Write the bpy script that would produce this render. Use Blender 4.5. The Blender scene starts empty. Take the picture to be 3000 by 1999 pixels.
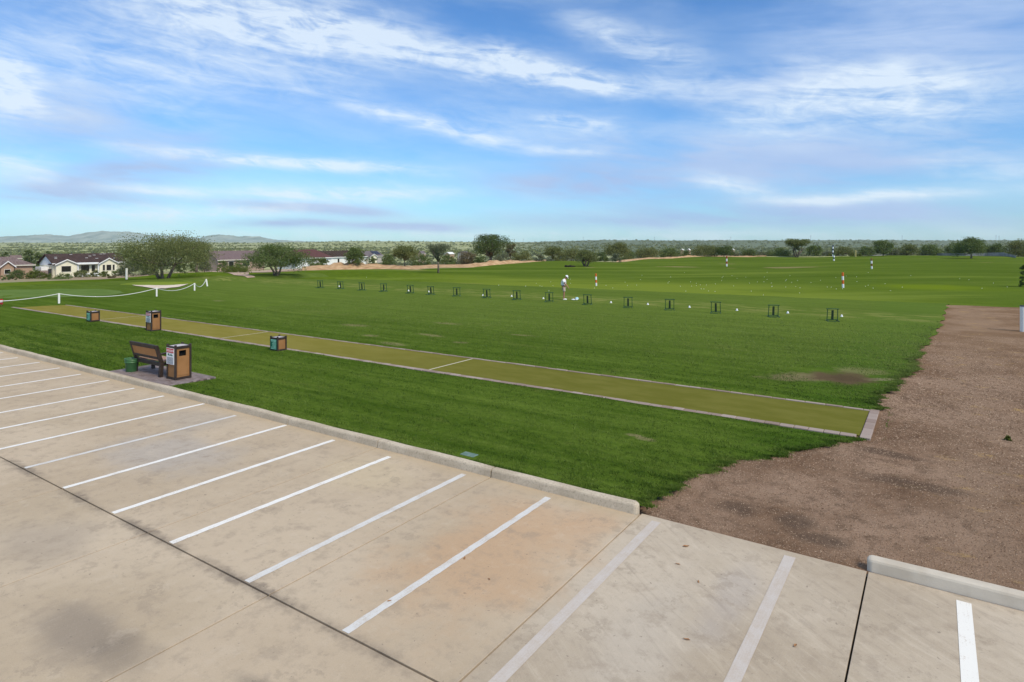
import bpy, bmesh, math, random
import numpy as np
from mathutils import Vector, Matrix, noise as mnoise
R = math.radians
sc = bpy.context.scene
col = sc.collection
PH = 4.2; PF = 1837.0; PCX = 1500.0; PHY = 708.0      # camera height and the photo's own scale

# ------------------------------------------------------------------ camera
cd = bpy.data.cameras.new('camera'); cam = bpy.data.objects.new('camera', cd); col.objects.link(cam)
cam.location = (0, 0, PH); cam.rotation_euler = (R(90), 0, 0)
cd.sensor_width = 36; cd.lens = 36 * PF / 3000; cd.shift_y = -(999.5 - PHY) / 3000
cd.clip_start = 0.1; cd.clip_end = 30000
sc.camera = cam

# ------------------------------------------------------------------ light
SUN_EL, SUN_AZ = 46.0, 140.0       # azimuth from +Y (view direction) clockwise
w = bpy.data.worlds.new('World'); sc.world = w; w.use_nodes = True
sd_ = bpy.data.lights.new('sun', 'SUN'); so = bpy.data.objects.new('sun', sd_); col.objects.link(so)
sd_.energy = 3.0; sd_.angle = R(14); sd_.color = (1.0, .90, .74)
dirv = Vector((math.sin(R(SUN_AZ)) * math.cos(R(SUN_EL)), math.cos(R(SUN_AZ)) * math.cos(R(SUN_EL)), math.sin(R(SUN_EL))))
so.rotation_euler = dirv.to_track_quat('Z', 'Y').to_euler(); so.location = (20, -20, 40)
sc.view_settings.view_transform = 'Standard'; sc.view_settings.look = 'None'
sc.view_settings.exposure = 0.12; sc.view_settings.gamma = 1
SKY_STRENGTH = .1
sc.cycles.volume_bounces = 1

# ------------------------------------------------------------------ node helpers
class G:
    def __init__(s, nt): s.nt = nt
    def n(s, t, **kw):
        nd = s.nt.nodes.new(t)
        for k, v in kw.items(): setattr(nd, k, v)
        return nd
    def put(s, sock, v):
        if isinstance(v, bpy.types.NodeSocket): s.nt.links.new(v, sock)
        elif v is not None: sock.default_value = v
    def m(s, op, a, b=None, c=None, clamp=False):
        nd = s.n('ShaderNodeMath', operation=op, use_clamp=clamp)
        for i, v in enumerate((a, b, c)): s.put(nd.inputs[i], v)
        return nd.outputs[0]
    def v(s, op, a, b=None):
        nd = s.n('ShaderNodeVectorMath', operation=op)
        s.put(nd.inputs[0], a)
        if b is not None:
            s.put(nd.inputs['Scale' if op == 'SCALE' else 1], b)
        return nd.outputs['Value' if op in ('LENGTH', 'DOT_PRODUCT') else 'Vector']
    def xyz(s, x, y, z=0.0):
        nd = s.n('ShaderNodeCombineXYZ')
        for i, q in enumerate((x, y, z)): s.put(nd.inputs[i], q)
        return nd.outputs[0]
    def sep(s, v):
        nd = s.n('ShaderNodeSeparateXYZ'); s.put(nd.inputs[0], v); return nd.outputs
    def noise(s, vec, scale, detail=3, rough=.55, dist=0.0):
        nd = s.n('ShaderNodeTexNoise'); s.put(nd.inputs['Vector'], vec)
        nd.inputs['Scale'].default_value = scale; nd.inputs['Detail'].default_value = detail
        nd.inputs['Roughness'].default_value = rough; nd.inputs['Distortion'].default_value = dist
        return nd.outputs['Fac']
    def step(s, x, a, b, lo=0.0, hi=1.0):
        nd = s.n('ShaderNodeMapRange', interpolation_type='SMOOTHSTEP'); s.put(nd.inputs[0], x)
        for i, q in enumerate((a, b, lo, hi)): nd.inputs[i + 1].default_value = q
        return nd.outputs[0]
    def mix(s, f, a, b, mode='MIX'):
        nd = s.n('ShaderNodeMix', data_type='RGBA', blend_type=mode); s.put(nd.inputs[0], f)
        for i, q in ((6, a), (7, b)):
            if isinstance(q, (tuple, list)): q = tuple(q)[:3] + (1.0,)
            s.put(nd.inputs[i], q)
        return nd.outputs[2]
    def pos(s): return s.n('ShaderNodeNewGeometry').outputs['Position']
    def rnd(s): return s.n('ShaderNodeNewGeometry').outputs['Random Per Island']

def px2dir(x, y):
    a = (x - PCX) / PF; e = (PHY - y) / PF
    return math.atan(a), math.atan(e / math.sqrt(1 + a * a))

# ------------------------------------------------------------------ sky: Nishita with thin clouds, by compass direction and elevation
def sky():
    nt = w.node_tree; nt.nodes.clear(); g = G(nt)
    tc = g.n('ShaderNodeTexCoord').outputs['Generated']
    st = g.n('ShaderNodeTexSky', sky_type='NISHITA'); st.sun_disc = False
    st.sun_elevation = R(SUN_EL); st.sun_rotation = R(SUN_AZ)
    st.altitude = 900; st.air_density = 1.0; st.dust_density = .6; st.ozone_density = 2.2
    x, y, z = g.sep(tc)
    U = g.m('ARCTAN2', x, y); V = g.m('ARCSINE', z)
    # blue deepened a little with height
    up = g.step(V, 0.0, .40)
    tint = g.mix(up, (.64, 1.05, 1.40), (.69, 1.16, 1.58))
    base = g.mix(1.0, st.outputs[0], tint, 'MULTIPLY')
    vec = g.xyz(U, g.m('ADD', V, g.m('MULTIPLY', U, .10)))
    warp = g.noise(g.v('MULTIPLY', vec, (5.0, 14.0, 1)), 1.0, 4, .6)
    n1 = g.noise(g.v('MULTIPLY', vec, (7.0, 46.0, 1)), 1.0, 6, .62, .6)
    n2 = g.noise(g.v('MULTIPLY', vec, (18.0, 40.0, 1)), 1.0, 5, .6, 1.2)
    n3 = g.noise(g.v('MULTIPLY', vec, (3.0, 13.0, 1)), 1.3, 5, .55, .3)
    def streak(p0, p1, wd, amt, warpk=1.0):
        a0 = px2dir(*p0); a1 = px2dir(*p1)
        cu, cv = (a0[0] + a1[0]) / 2, (a0[1] + a1[1]) / 2
        dx, dy = a1[0] - a0[0], a1[1] - a0[1]; L = math.hypot(dx, dy) / 2; c, s_ = dx / (2 * L), dy / (2 * L)
        W = wd / PF
        du = g.m('SUBTRACT', U, cu); dv = g.m('SUBTRACT', V, cv)
        a = g.m('DIVIDE', g.m('ADD', g.m('MULTIPLY', du, c), g.m('MULTIPLY', dv, s_)), L)
        b = g.m('DIVIDE', g.m('SUBTRACT', g.m('MULTIPLY', dv, c), g.m('MULTIPLY', du, s_)), W)
        b = g.m('ADD', b, g.m('MULTIPLY_ADD', warp, 2.0 * warpk, -1.0 * warpk))
        a2 = g.m('MULTIPLY', a, a); q = g.m('MULTIPLY_ADD', b, b, g.m('MULTIPLY', a2, g.m('MULTIPLY_ADD', a2, .5, .4)))
        return g.m('MULTIPLY', g.m('EXPONENT', g.m('MULTIPLY', q, -1.0)), amt)
    def total(lst):
        t = None
        for q in lst:
            k = streak(*q); t = k if t is None else g.m('ADD', t, k)
        return t
    purple = total([((620, 590), (1150, 622), 17, .9), ((650, 655), (960, 655), 13, .8), ((950, 660), (1400, 668), 15, .8),
        ((1430, 535), (2000, 545), 40, .75), ((1450, 645), (2500, 640), 28, .6), ((-60, 320), (420, 330), 85, .62), ((100, 535), (700, 470), 32, .7),
        ((1650, 470), (2950, 440), 75, .85), ((2250, 120), (3100, 60), 130, .7), ((-50, 560), (500, 585), 26, .6), ((1900, 600), (3050, 630), 32, .7), ((330, 440), (640, 400), 40, .45), ((2000, 270), (2450, 230), 45, .4)])
    white = total([((330, -20), (1000, 72), 55, .95), ((900, 80), (1560, 205), 50, .92), ((1450, 165), (1820, 268), 30, .9), ((1660, 60), (2060, 190), 42, .6),
        ((1550, 230), (2150, 255), 34, .5), ((390, 440), (1250, 502), 17, 1.15), ((1040, 305), (1530, 432), 20, .85), ((660, 562), (1330, 566), 24, .8),
        ((-80, 270), (110, 225), 75, .95), ((-60, 480), (160, 500), 38, .8), ((120, 635), (900, 612), 22, .85), ((290, 545), (620, 565), 12, .7),
        ((2130, 320), (2900, 300), 78, .80), ((1580, 345), (1790, 375), 20, .8), ((1560, 440), (1760, 448), 13, .6), ((2200, 590), (2800, 566), 15, .95), ((2010, 520), (2260, 560), 22, .7),
        ((-100, 160), (1100, 150), 110, .62), ((1100, 330), (2000, 400), 60, .25), ((2300, 200), (3050, 240), 60, .45), ((200, 690), (3000, 690), 22, .45), ((2700, 470), (3100, 520), 40, .45)])
    grain = g.m('MULTIPLY_ADD', g.step(n1, .30, .72), .75, g.m('MULTIPLY_ADD', g.step(n2, .32, .7), .45, .12))
    purple = g.m('MULTIPLY', purple, g.m('MULTIPLY_ADD', g.step(n3, .25, .65), .7, g.m('MULTIPLY_ADD', g.step(n1, .3, .7), .7, .3)), clamp=True)
    wall = g.m('MULTIPLY', g.m('MULTIPLY', white, 1.12), grain)
    over = g.m('MULTIPLY', g.step(V, .36, .62), g.step(n3, .35, .62), clamp=True)   # unseen cloud veil overhead, added to soften the light
    thin = g.m('MULTIPLY', g.step(n3, .30, .75), .26)
    wm = g.m('ADD', g.m('ADD', wall, g.m('MULTIPLY', over, .8)), thin, clamp=True)
    k = 1.0 / SKY_STRENGTH
    c = g.mix(g.m('MULTIPLY', purple, .95), base, (.345 * k, .495 * k, .80 * k))
    c = g.mix(g.m('MULTIPLY', wm, .80), c, (.78 * k, .88 * k, .97 * k))
    bg = g.n('ShaderNodeBackground'); g.put(bg.inputs[0], c); bg.inputs[1].default_value = SKY_STRENGTH
    o = g.n('ShaderNodeOutputWorld'); nt.links.new(bg.outputs[0], o.inputs[0])
sky()

# ------------------------------------------------------------------ materials
def mat(name, base=(.5, .5, .5), rough=.8, build=None, bump=None, spec=.3):
    m = bpy.data.materials.new(name); m.use_nodes = True; nt = m.node_tree; g = G(nt)
    p = nt.nodes['Principled BSDF']; p.inputs['Roughness'].default_value = rough; p.inputs['Specular IOR Level'].default_value = spec
    p.inputs['Base Color'].default_value = tuple(base) + (1,)
    if build is not None: g.put(p.inputs['Base Color'], build(g))
    if bump is not None:
        h, strength, dist = bump(g)
        b = g.n('ShaderNodeBump'); b.inputs['Strength'].default_value = strength; b.inputs['Distance'].default_value = dist
        g.put(b.inputs['Height'], h); nt.links.new(b.outputs[0], p.inputs['Normal'])
    return m
def mottled(a, b, scale=3.0, detail=4, lo=.35, hi=.65):
    return lambda g: g.mix(g.step(g.noise(g.pos(), scale, detail), lo, hi), a, b)
def nbump(scale, strength=.4, dist=.02, detail=4):
    return lambda g: (g.noise(g.pos(), scale, detail), strength, dist)

SD = np.array([.829, -.559]); SD /= np.linalg.norm(SD); TD = np.array([-SD[1], SD[0]])   # along the kerb, towards the range
def P(s, t, z=0.0): q = s * SD + t * TD; return (float(q[0]), float(q[1]), z)
def ST(x, y): return x * SD[0] + y * SD[1], x * TD[0] + y * TD[1]
def site(g):                                    # world position in kerb coordinates
    p = g.pos(); x, y, z = g.sep(p)
    s = g.m('ADD', g.m('MULTIPLY', x, float(SD[0])), g.m('MULTIPLY', y, float(SD[1])))
    t = g.m('ADD', g.m('MULTIPLY', x, float(TD[0])), g.m('MULTIPLY', y, float(TD[1])))
    return g.xyz(s, t, z), s, t
def at(px, py, z=0.0):
    Y = (PH - z) * PF / (py - PHY); return ((px - PCX) * Y / PF, Y, z)
def atY(px, py, Y): return ((px - PCX) * Y / PF, Y, PH - (py - PHY) * Y / PF)
def patch(g, s, t, cs, ct, rs, rt, nz, soft=.5, ang=0.0):   # irregular worn or stained patch at a place on the site
    du = g.m('SUBTRACT', s, cs); dv = g.m('SUBTRACT', t, ct); c, n_ = math.cos(ang), math.sin(ang)
    a = g.m('DIVIDE', g.m('ADD', g.m('MULTIPLY', du, c), g.m('MULTIPLY', dv, n_)), rs)
    b = g.m('DIVIDE', g.m('SUBTRACT', g.m('MULTIPLY', dv, c), g.m('MULTIPLY', du, n_)), rt)
    d = g.m('SQRT', g.m('MULTIPLY_ADD', a, a, g.m('MULTIPLY', b, b)))
    d = g.m('ADD', d, g.m('MULTIPLY_ADD', nz, 1.4, -.7))
    return g.step(d, 1.0, 1.0 - soft)

# ------------------------------------------------------------------ object helpers
def link(name, me, m=None, parent=None):
    o = bpy.data.objects.new(name, me); col.objects.link(o)
    if m is not None and me is not None:
        for q in (m if isinstance(m, (list, tuple)) else [m]): me.materials.append(q)
    if parent is not None: o.parent = parent
    return o
def tag(o, label=None, cat=None, group=None, kind=None):
    if label: o['label'] = label
    if cat: o['category'] = cat
    if group: o['group'] = group
    if kind: o['kind'] = kind
    return o
def thing(name, label, cat, loc=(0, 0, 0), rz=0.0, group=None):
    o = link(name, None); o.location = loc; o.rotation_euler = (0, 0, rz)
    return tag(o, label, cat, group)
def dup(root, loc, rz, label, group=None):
    r = root.copy(); col.objects.link(r); r.location = loc; r.rotation_euler = (0, 0, rz); r['label'] = label
    if group: r['group'] = group
    for ch in list(root.children):
        c = ch.copy(); col.objects.link(c); c.parent = r
        for q in list(ch.children):
            d = q.copy(); col.objects.link(d); d.parent = c
    return r
def npmesh(name, V, F, mi=None, smooth=False):
    """V (n,3), F (m,k) with a fixed k"""
    V = np.asarray(V, dtype=np.float32); F = np.asarray(F, dtype=np.int32); k = F.shape[1]
    me = bpy.data.meshes.new(name); me.vertices.add(len(V)); me.vertices.foreach_set('co', V.ravel())
    me.loops.add(F.size); me.loops.foreach_set('vertex_index', F.ravel())
    me.polygons.add(len(F)); me.polygons.foreach_set('loop_start', np.arange(0, F.size, k, dtype=np.int32))
    if mi is not None: me.polygons.foreach_set('material_index', np.asarray(mi, dtype=np.int32))
    me.polygons.foreach_set('use_smooth', np.full(len(F), smooth))
    me.update(calc_edges=True); return me
def gridmesh(name, V, ny, nx, smooth=True):
    i = np.arange(ny * nx).reshape(ny, nx)
    F = np.stack([i[:-1, :-1], i[:-1, 1:], i[1:, 1:], i[1:, :-1]], -1).reshape(-1, 4)
    return npmesh(name, V, F, smooth=smooth)
class MB:
    def __init__(s): s.v = []; s.f = []; s.mi = []
    def add(s, vs, fs, mi=0):
        o = len(s.v); s.v += [tuple(q) for q in vs]; s.f += [tuple(i + o for i in f) for f in fs]; s.mi += [mi] * len(fs)
    def box(s, x0, x1, y0, y1, z0, z1, c=0.0, mi=0, M=None):
        bm = bmesh.new(); bmesh.ops.create_cube(bm, size=1)
        for v in bm.verts: v.co = Vector(((x0 + x1) / 2 + v.co.x * (x1 - x0), (y0 + y1) / 2 + v.co.y * (y1 - y0), (z0 + z1) / 2 + v.co.z * (z1 - z0)))
        if c > 0: bmesh.ops.bevel(bm, geom=list(bm.edges), offset=c, segments=1, affect='EDGES')
        if M is not None: bm.transform(M)
        bm.verts.index_update(); s.add([v.co[:] for v in bm.verts], [[v.index for v in f.verts] for f in bm.faces], mi); bm.free()
    def hexa(s, a, b, mi=0):   # two quads of 4 points each
        s.add(list(a) + list(b), [(3, 2, 1, 0), (4, 5, 6, 7), (0, 1, 5, 4), (1, 2, 6, 5), (2, 3, 7, 6), (3, 0, 4, 7)], mi)
    def beam(s, p, q, w, d, mi=0, up=(0, 0, 1)):   # square bar
        p = Vector(p); q = Vector(q); ax = (q - p).normalized(); u = Vector(up)
        if abs(ax.dot(u)) > .95: u = Vector((0, 1, 0))
        x = ax.cross(u).normalized(); y = x.cross(ax).normalized()
        r = [x * a * w / 2 + y * b * d / 2 for a, b in ((-1, -1), (1, -1), (1, 1), (-1, 1))]
        s.hexa([p + k for k in r], [q + k for k in r], mi)
    def tube(s, pts, rad, n=8, mi=0):
        pts = [Vector(p) for p in pts]; rad = rad if isinstance(rad, (list, tuple)) else [rad] * len(pts); vs = []; x = None
        for i, p in enumerate(pts):
            ax = (pts[min(i + 1, len(pts) - 1)] - pts[max(i - 1, 0)]).normalized()
            if x is None: x = ax.orthogonal().normalized()
            x = (x - ax * x.dot(ax)).normalized(); y = ax.cross(x)
            vs += [p + (x * math.cos(2 * math.pi * k / n) + y * math.sin(2 * math.pi * k / n)) * rad[i] for k in range(n)]
        fs = [(i * n + k, i * n + (k + 1) % n, (i + 1) * n + (k + 1) % n, (i + 1) * n + k) for i in range(len(pts) - 1) for k in range(n)]
        fs += [tuple(range(n - 1, -1, -1)), tuple(range((len(pts) - 1) * n, len(pts) * n))]
        s.add(vs, fs, mi)
    def lathe(s, prof, n=20, mi=0, cap=True):
        vs = [(r * math.cos(2 * math.pi * k / n), r * math.sin(2 * math.pi * k / n), z) for r, z in prof for k in range(n)]
        fs = [(i * n + k, i * n + (k + 1) % n, (i + 1) * n + (k + 1) % n, (i + 1) * n + k) for i in range(len(prof) - 1) for k in range(n)]
        if cap: fs += [tuple(range(n - 1, -1, -1)), tuple(range((len(prof) - 1) * n, len(prof) * n))]
        s.add(vs, fs, mi)
    def build(s, name, m, parent=None, smooth=False, bevel=0.0):
        me = bpy.data.meshes.new(name); me.from_pydata(s.v, [], s.f); me.update()
        if any(s.mi): me.polygons.foreach_set('material_index', s.mi)
        if smooth: me.polygons.foreach_set('use_smooth', [True] * len(s.f))
        o = link(name, me, m, parent)
        if bevel > 0:
            b = o.modifiers.new('edge', 'BEVEL'); b.width = bevel; b.segments = 2; b.limit_method = 'ANGLE'
        return o
rng = np.random.default_rng(7)
def sm(a, b, x): q = np.clip((x - a) / (b - a), 0, 1); return q * q * (3 - 2 * q)

# ------------------------------------------------------------------ ground shape
BND = np.array([(-400, 826), (0, 826), (150, 820), (300, 815.5), (387, 809.6), (470, 803), (535, 799), (625, 795), (700, 798), (760, 797), (893, 789), (1000, 787), (1127, 785), (1223, 786), (1266, 782), (1382, 781),
    (1450, 776), (1500, 772), (1570, 766.5), (1634, 764), (1750, 766), (1816, 766), (1900, 757.5), (1964, 756.5), (2102, 751), (2197, 752), (2240, 749.7), (2400, 750), (2553, 748), (2629, 746.5), (2731, 747), (2808, 750), (2905, 751), (3000, 755), (3500, 758)], float)
BA = (BND[:, 0] - PCX) / PF; BY = 4.3 * PF / (BND[:, 1] - PHY)
def Yb(a): return np.interp(a, BA, BY)
TE = np.array([(-72, 30), (-62, 34), (-59, 43), (-50, 47), (-26, 48.4), (0, 49.7), (5, 50.2), (40, 52)], float)
def te(s): return np.interp(s, TE[:, 0], TE[:, 1])
SB = np.array([(9.2, -3.74), (9.6, -3.70), (10.48, -3.63), (11.53, -3.34), (12.2, -3.0), (12.9, -2.49), (13.9, -1.95), (14.9, -1.22), (15.3, -1.12), (17.3, -1.1), (18.6, -1.28), (20.4, -1.05), (23.1, -.65), (27, -.5), (30.9, -.27), (40, .3), (49.3, .74), (60, 1)], float)
def sB(t):
    b = np.interp(t, SB[:, 0], SB[:, 1])
    return b + .07 * np.sin(t * 5.1) + .05 * np.sin(t * 11.7 + 1) + .05 * np.sin(t * 23 + 2) + .09 * np.sin(t * 1.9 + .5) * sm(17, 22, t)
def zrange(x, y):
    s, t = ST(x, y); f = sm(0, 14, t - te(s))
    a_ = x / np.maximum(y, 1); L = sm(-.10, -.22, a_) * sm(-.62, -.5, a_); q = np.clip((t - te(s)) / 14, 0, 1)
    mound = .45 * np.exp(-((a_ + .51) / .055) ** 2 - ((y - 76) / 6.5) ** 2) + .3 * np.exp(-((a_ + .42) / .05) ** 2 - ((y - 80) / 6) ** 2)
    return -.22 + mound - .55 * L * np.sin(np.pi * q) ** 2 + f * (.20 * np.sin(x * .075 + 1) * np.sin(y * .06 + .4) + .12 * np.sin(x * .031 - y * .035 + 2) + .05 * np.sin(x * .21 + y * .13))
def zlawn(s, t):
    x, y = s * SD[0] + t * TD[0], s * SD[1] + t * TD[1]
    z = .10 + .05 * sm(17.5, 17.6, t) - 1.0 * sm(0, 1.6, t - te(s)) * sm(-66, -61, s)
    z = z + .012 * np.sin(s * 1.7 + t) * np.sin(t * 1.3) + .012 * np.sin(s * .6 - t * 2.1)
    return np.where((t > 14.94) & (t < 17.57) & (s > -47.4) & (s < -1.1), .055, z)
AX = [-1.3, -.45, -.30, -.10, .05, .25, 1.3]
def zdes(x, y):
    a = x / y; d = np.maximum(y - Yb(a), 0); kk = np.interp(a, AX, [.052, .05, .046, .036, .032, .03, .03])
    rp = np.interp(PCX + a * PF, [-800, 800, 1000, 1200, 1400, 1534, 1640, 1761, 3000, 3800], [712.5, 711, 708, 708.3, 709.5, 710.5, 707, 705, 705, 706])
    rz = PH + (PHY - rp) * 3000 / PF
    z = -.27 - 14 * (1 - np.exp(-d * kk / 14))
    z = z + sm(1300, 3000, y) * (rz + 14.3)
    bump = np.minimum(d / 150, 1) * (.7 * np.sin(x * .017 + 1) * np.sin(y * .013) + .5 * np.sin(x * .04 + y * .021)) + sm(400, 1500, y) * (2.2 * np.sin(x * .0061 + y * .004) + 1.6 * np.sin(x * .011 - y * .006 + 1)) * (1 - .65 * sm(2300, 3000, y))
    return z + bump - sm(3000, 3300, y) * 6 * (a > -.38)

# ------------------------------------------------------------------ ground materials
def grass(dark, light, dry, dryamt, stretch=.35, extra=None, big=.10):
    def f(g):
        v, s, t = site(g)
        vs = g.v('MULTIPLY', v, (stretch, 1.0, 1.0))
        a = g.noise(vs, big, 4, .6); b = g.noise(vs, .85, 5, .65); c = g.noise(g.v('MULTIPLY', v, (.6, 1.0, 1.0)), 9.0, 4, .7); d = g.noise(v, 60.0, 2, .6)
        sp = g.noise(g.v('MULTIPLY', v, (.07, 2.4, 1.0)), 1.0, 4, .65)
        q = g.m('ADD', g.m('MULTIPLY_ADD', sp, .30, g.m('MULTIPLY', a, .20)), g.m('ADD', g.m('MULTIPLY', b, .20), g.m('ADD', g.m('MULTIPLY', c, .28), g.m('MULTIPLY', d, .22))))
        k = g.mix(g.step(q, .46, .78), dark, light)
        dr = g.m('MULTIPLY', g.step(g.noise(vs, .55, 6, .7, .5), .58, .74), dryamt)
        k = g.mix(dr, k, dry)
        return extra(g, k, v, s, t, c) if extra else k
    return f
DIRT = (.20, .135, .09)
def lawn_extra(g, k, v, s, t, c):
    nz = g.noise(v, 1.3, 5, .65); nf = g.noise(v, 5.0, 5, .7)
    k = g.mix(g.step(s, -3.9, -2.2), k, g.mix(.45, k, (.05, .115, .012)))
    band = g.m('MULTIPLY', g.step(g.m('ABSOLUTE', g.m('SUBTRACT', t, 39.6)), 3.4, .6), g.step(g.noise(g.v('MULTIPLY', v, (.5, 1.3, 1)), 1.1, 4, .6), .44, .66))
    k = g.mix(g.m('MULTIPLY', band, .75), k, (.27, .25, .085))
    dx, dy, _ = at(2470, 1108, .15); S0, T0 = ST(dx, dy)
    for (ds, dt, rs, rt, c, f, n_) in ((-.75, -.35, 1.7, .8, (.215, .165, .095), .75, nz), (.35, 1.45, .95, .75, (.20, .185, .085), .7, nf), (.75, .35, 1.0, .28, (.27, .215, .14), .6, nf), (0, 0, 1.15, 1.15, (.105, .070, .043), .95, nz), (.05, .1, .6, .6, (.075, .05, .032), .6, nf)):
        k = g.mix(g.m('MULTIPLY', patch(g, s, t, S0 + ds, T0 + dt, rs, rt, n_, .55, .593), f), k, c)
    for (px, py, rs, rt) in ((1040, 955, 1.2, .5), (1085, 985, .7, .3), (1150, 1010, .9, .35), (1260, 985, 1.0, .3), (1310, 950, 1.1, .4), (1350, 1005, .5, .3), (1530, 985, .9, .25), (640, 883, .7, .5), (1890, 1285, .3, .15), (1860, 1275, .25, .12)):
        x, y, _ = at(px, py, .12); a, b = ST(x, y)
        k = g.mix(g.m('MULTIPLY', patch(g, s, t, a, b, rs, rt, nf, .7), .55), k, (.27, .215, .12))
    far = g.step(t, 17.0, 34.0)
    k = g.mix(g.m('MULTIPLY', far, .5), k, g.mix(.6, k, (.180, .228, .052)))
    return k
def range_extra(g, k, v, s, t, c):
    p = g.pos(); X, Y, _ = g.sep(p)
    lightband = g.m('MULTIPLY', g.step(t, 74.0, 62.0), g.step(g.noise(v, .12, 3, .5), .15, .5))
    k = g.mix(g.m('MULTIPLY', g.m('MULTIPLY', lightband, g.step(X, 36.0, 20.0)), .95), k, (.165, .212, .028))
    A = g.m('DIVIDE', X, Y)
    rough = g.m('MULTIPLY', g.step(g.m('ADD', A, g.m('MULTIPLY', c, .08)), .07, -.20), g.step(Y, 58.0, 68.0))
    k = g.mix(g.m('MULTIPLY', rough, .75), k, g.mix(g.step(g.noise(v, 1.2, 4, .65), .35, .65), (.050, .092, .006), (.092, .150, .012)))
    bd = g.noise(g.xyz(g.m('MULTIPLY', X, .018), g.m('MULTIPLY', Y, .16), 0.0), 1.0, 5, .6)
    k = g.mix(g.m('MULTIPLY', g.step(bd, .50, .66), .65), k, (.160, .208, .034)); k = g.mix(g.m('MULTIPLY', g.step(bd, .48, .34), .45), k, (.056, .094, .010))
    hill = patch(g, X, Y, 38.0, 58.0, 9.0, 7.0, g.noise(v, .1, 3), .8)
    k = g.mix(g.m('MULTIPLY', hill, .75), k, (.150, .205, .014))
    nz = g.noise(v, .5, 5, .65)
    for (px, py, rs, rt) in ((1990, 781, 4.5, 1.6), (2320, 780, 6.5, 1.6), (2290, 783, 3.5, .8), (2130, 770, 2.5, .8), (1215, 791, 2.2, .5), (1730, 783, 1.0, .5), (2140, 784, 1.3, .6), (1270, 833, 6, 5), (2890, 772, 2, .5)):
        x, y, _ = at(px, py, -.2)
        k = g.mix(g.m('MULTIPLY', patch(g, X, Y, x, y, rs, rt, nz, .6), .75), k, (.42, .28, .18) if rt < 3 else (.19, .20, .05))
    return k
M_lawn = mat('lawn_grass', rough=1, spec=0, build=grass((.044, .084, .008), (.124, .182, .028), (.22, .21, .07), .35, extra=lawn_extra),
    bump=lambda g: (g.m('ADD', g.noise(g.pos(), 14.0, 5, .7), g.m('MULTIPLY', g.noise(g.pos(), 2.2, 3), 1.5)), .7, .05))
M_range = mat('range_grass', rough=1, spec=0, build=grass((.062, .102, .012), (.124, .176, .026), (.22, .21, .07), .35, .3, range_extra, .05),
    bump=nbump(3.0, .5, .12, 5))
def des(g):
    p = g.pos(); x, y, z = g.sep(p); q = g.v('MULTIPLY', p, (1.0, 1.0, .0))
    a = g.noise(q, .0022, 5, .6); b = g.noise(q, .03, 5, .65); c = g.noise(q, .25, 4, .6)
    k = g.mix(g.step(b, .38, .62), (.25, .27, .11), (.50, .50, .24))
    k = g.mix(g.m('MULTIPLY', g.step(c, .42, .6), .6), k, (.09, .12, .05))
    k = g.mix(g.m('MULTIPLY', g.step(a, .45, .65), .5), k, (.36, .36, .20))
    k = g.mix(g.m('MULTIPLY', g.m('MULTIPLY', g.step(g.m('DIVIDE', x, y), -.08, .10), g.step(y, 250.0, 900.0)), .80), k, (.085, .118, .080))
    near = g.step(y, 210.0, 120.0)
    k = g.mix(g.m('MULTIPLY', near, g.step(b, .36, .5)), k, (.33, .235, .155))
    return k
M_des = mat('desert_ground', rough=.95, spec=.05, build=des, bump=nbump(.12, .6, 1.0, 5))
M_sand = mat('tan_sand', rough=.95, spec=.05, build=mottled((.38, .225, .115), (.56, .38, .215), .9, 6, .35, .65), bump=nbump(1.5, .6, .25, 6))
M_bunker = mat('bunker_sand', rough=.95, spec=.05, build=mottled((.60, .49, .38), (.70, .60, .48), .8, 5))
M_path = mat('path_dirt', rough=.95, spec=.05, build=mottled((.38, .27, .20), (.52, .39, .29), .8, 5), bump=nbump(2, .4, .1))
def gravel(g):
    v, s, t = site(g); nz = g.noise(v, 1.1, 5, .65)
    a = g.noise(v, .35, 5, .6); b = g.noise(v, 4.0, 5, .7); c = g.noise(v, 80.0, 3, .7)
    k = g.mix(g.step(a, .36, .64), (.205, .122, .074), (.350, .235, .160))
    k = g.mix(g.m('MULTIPLY', g.step(b, .45, .70), .62), k, (.085, .052, .034))
    k = g.mix(g.m('MULTIPLY', g.step(c, .55, .7), .75), k, (.42, .33, .24))
    k = g.mix(g.m('MULTIPLY', g.step(c, .45, .3), .6), k, (.09, .06, .042))
    trk = g.m('MULTIPLY', g.step(g.m('ABSOLUTE', g.m('SUBTRACT', s, g.m('MULTIPLY_ADD', t, .035, .35))), 1.3, .2), g.step(nz, .3, .6)); k = g.mix(g.m('MULTIPLY', trk, .6), k, (.30, .205, .138))
    k = g.mix(g.m('MULTIPLY', g.step(g.noise(g.v('MULTIPLY', v, (2.6, .5, 1)), 1.0, 5, .7), .56, .72), .5), k, (.095, .062, .042))
    st = g.m('MULTIPLY', g.step(g.noise(g.v('MULTIPLY', v, (.8, 1.4, 1)), 1.2, 5, .7), .57, .68), g.step(s, -1.2, 1.8))
    k = g.mix(g.m('MULTIPLY', st, .9), k, (.50, .33, .13))
    k = g.mix(g.m('MULTIPLY', g.step(t, 20.0, 34.0), .6), k, g.mix(g.step(a, .4, .6), (.22, .138, .080), (.28, .185, .115)))
    for (cs, ct, rs, rt) in ((-2.55, 10.2, .5, .35), (-1.75, 10.15, .45, .35), (-1.3, 9.75, .5, .25), (-.2, 12.6, 1.2, .35), (-.6, 14.2, .9, .3)):
        k = g.mix(g.m('MULTIPLY', patch(g, s, t, cs, ct, rs, rt, nz, .6), .6), k, (.085, .062, .048))
    return k
M_gravel = mat('gravel_bed', rough=1, spec=0, build=gravel, bump=lambda g: (g.m('ADD', g.noise(g.pos(), 45.0, 3, .7), g.noise(g.pos(), 6.0, 4, .6)), .9, .03))
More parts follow.
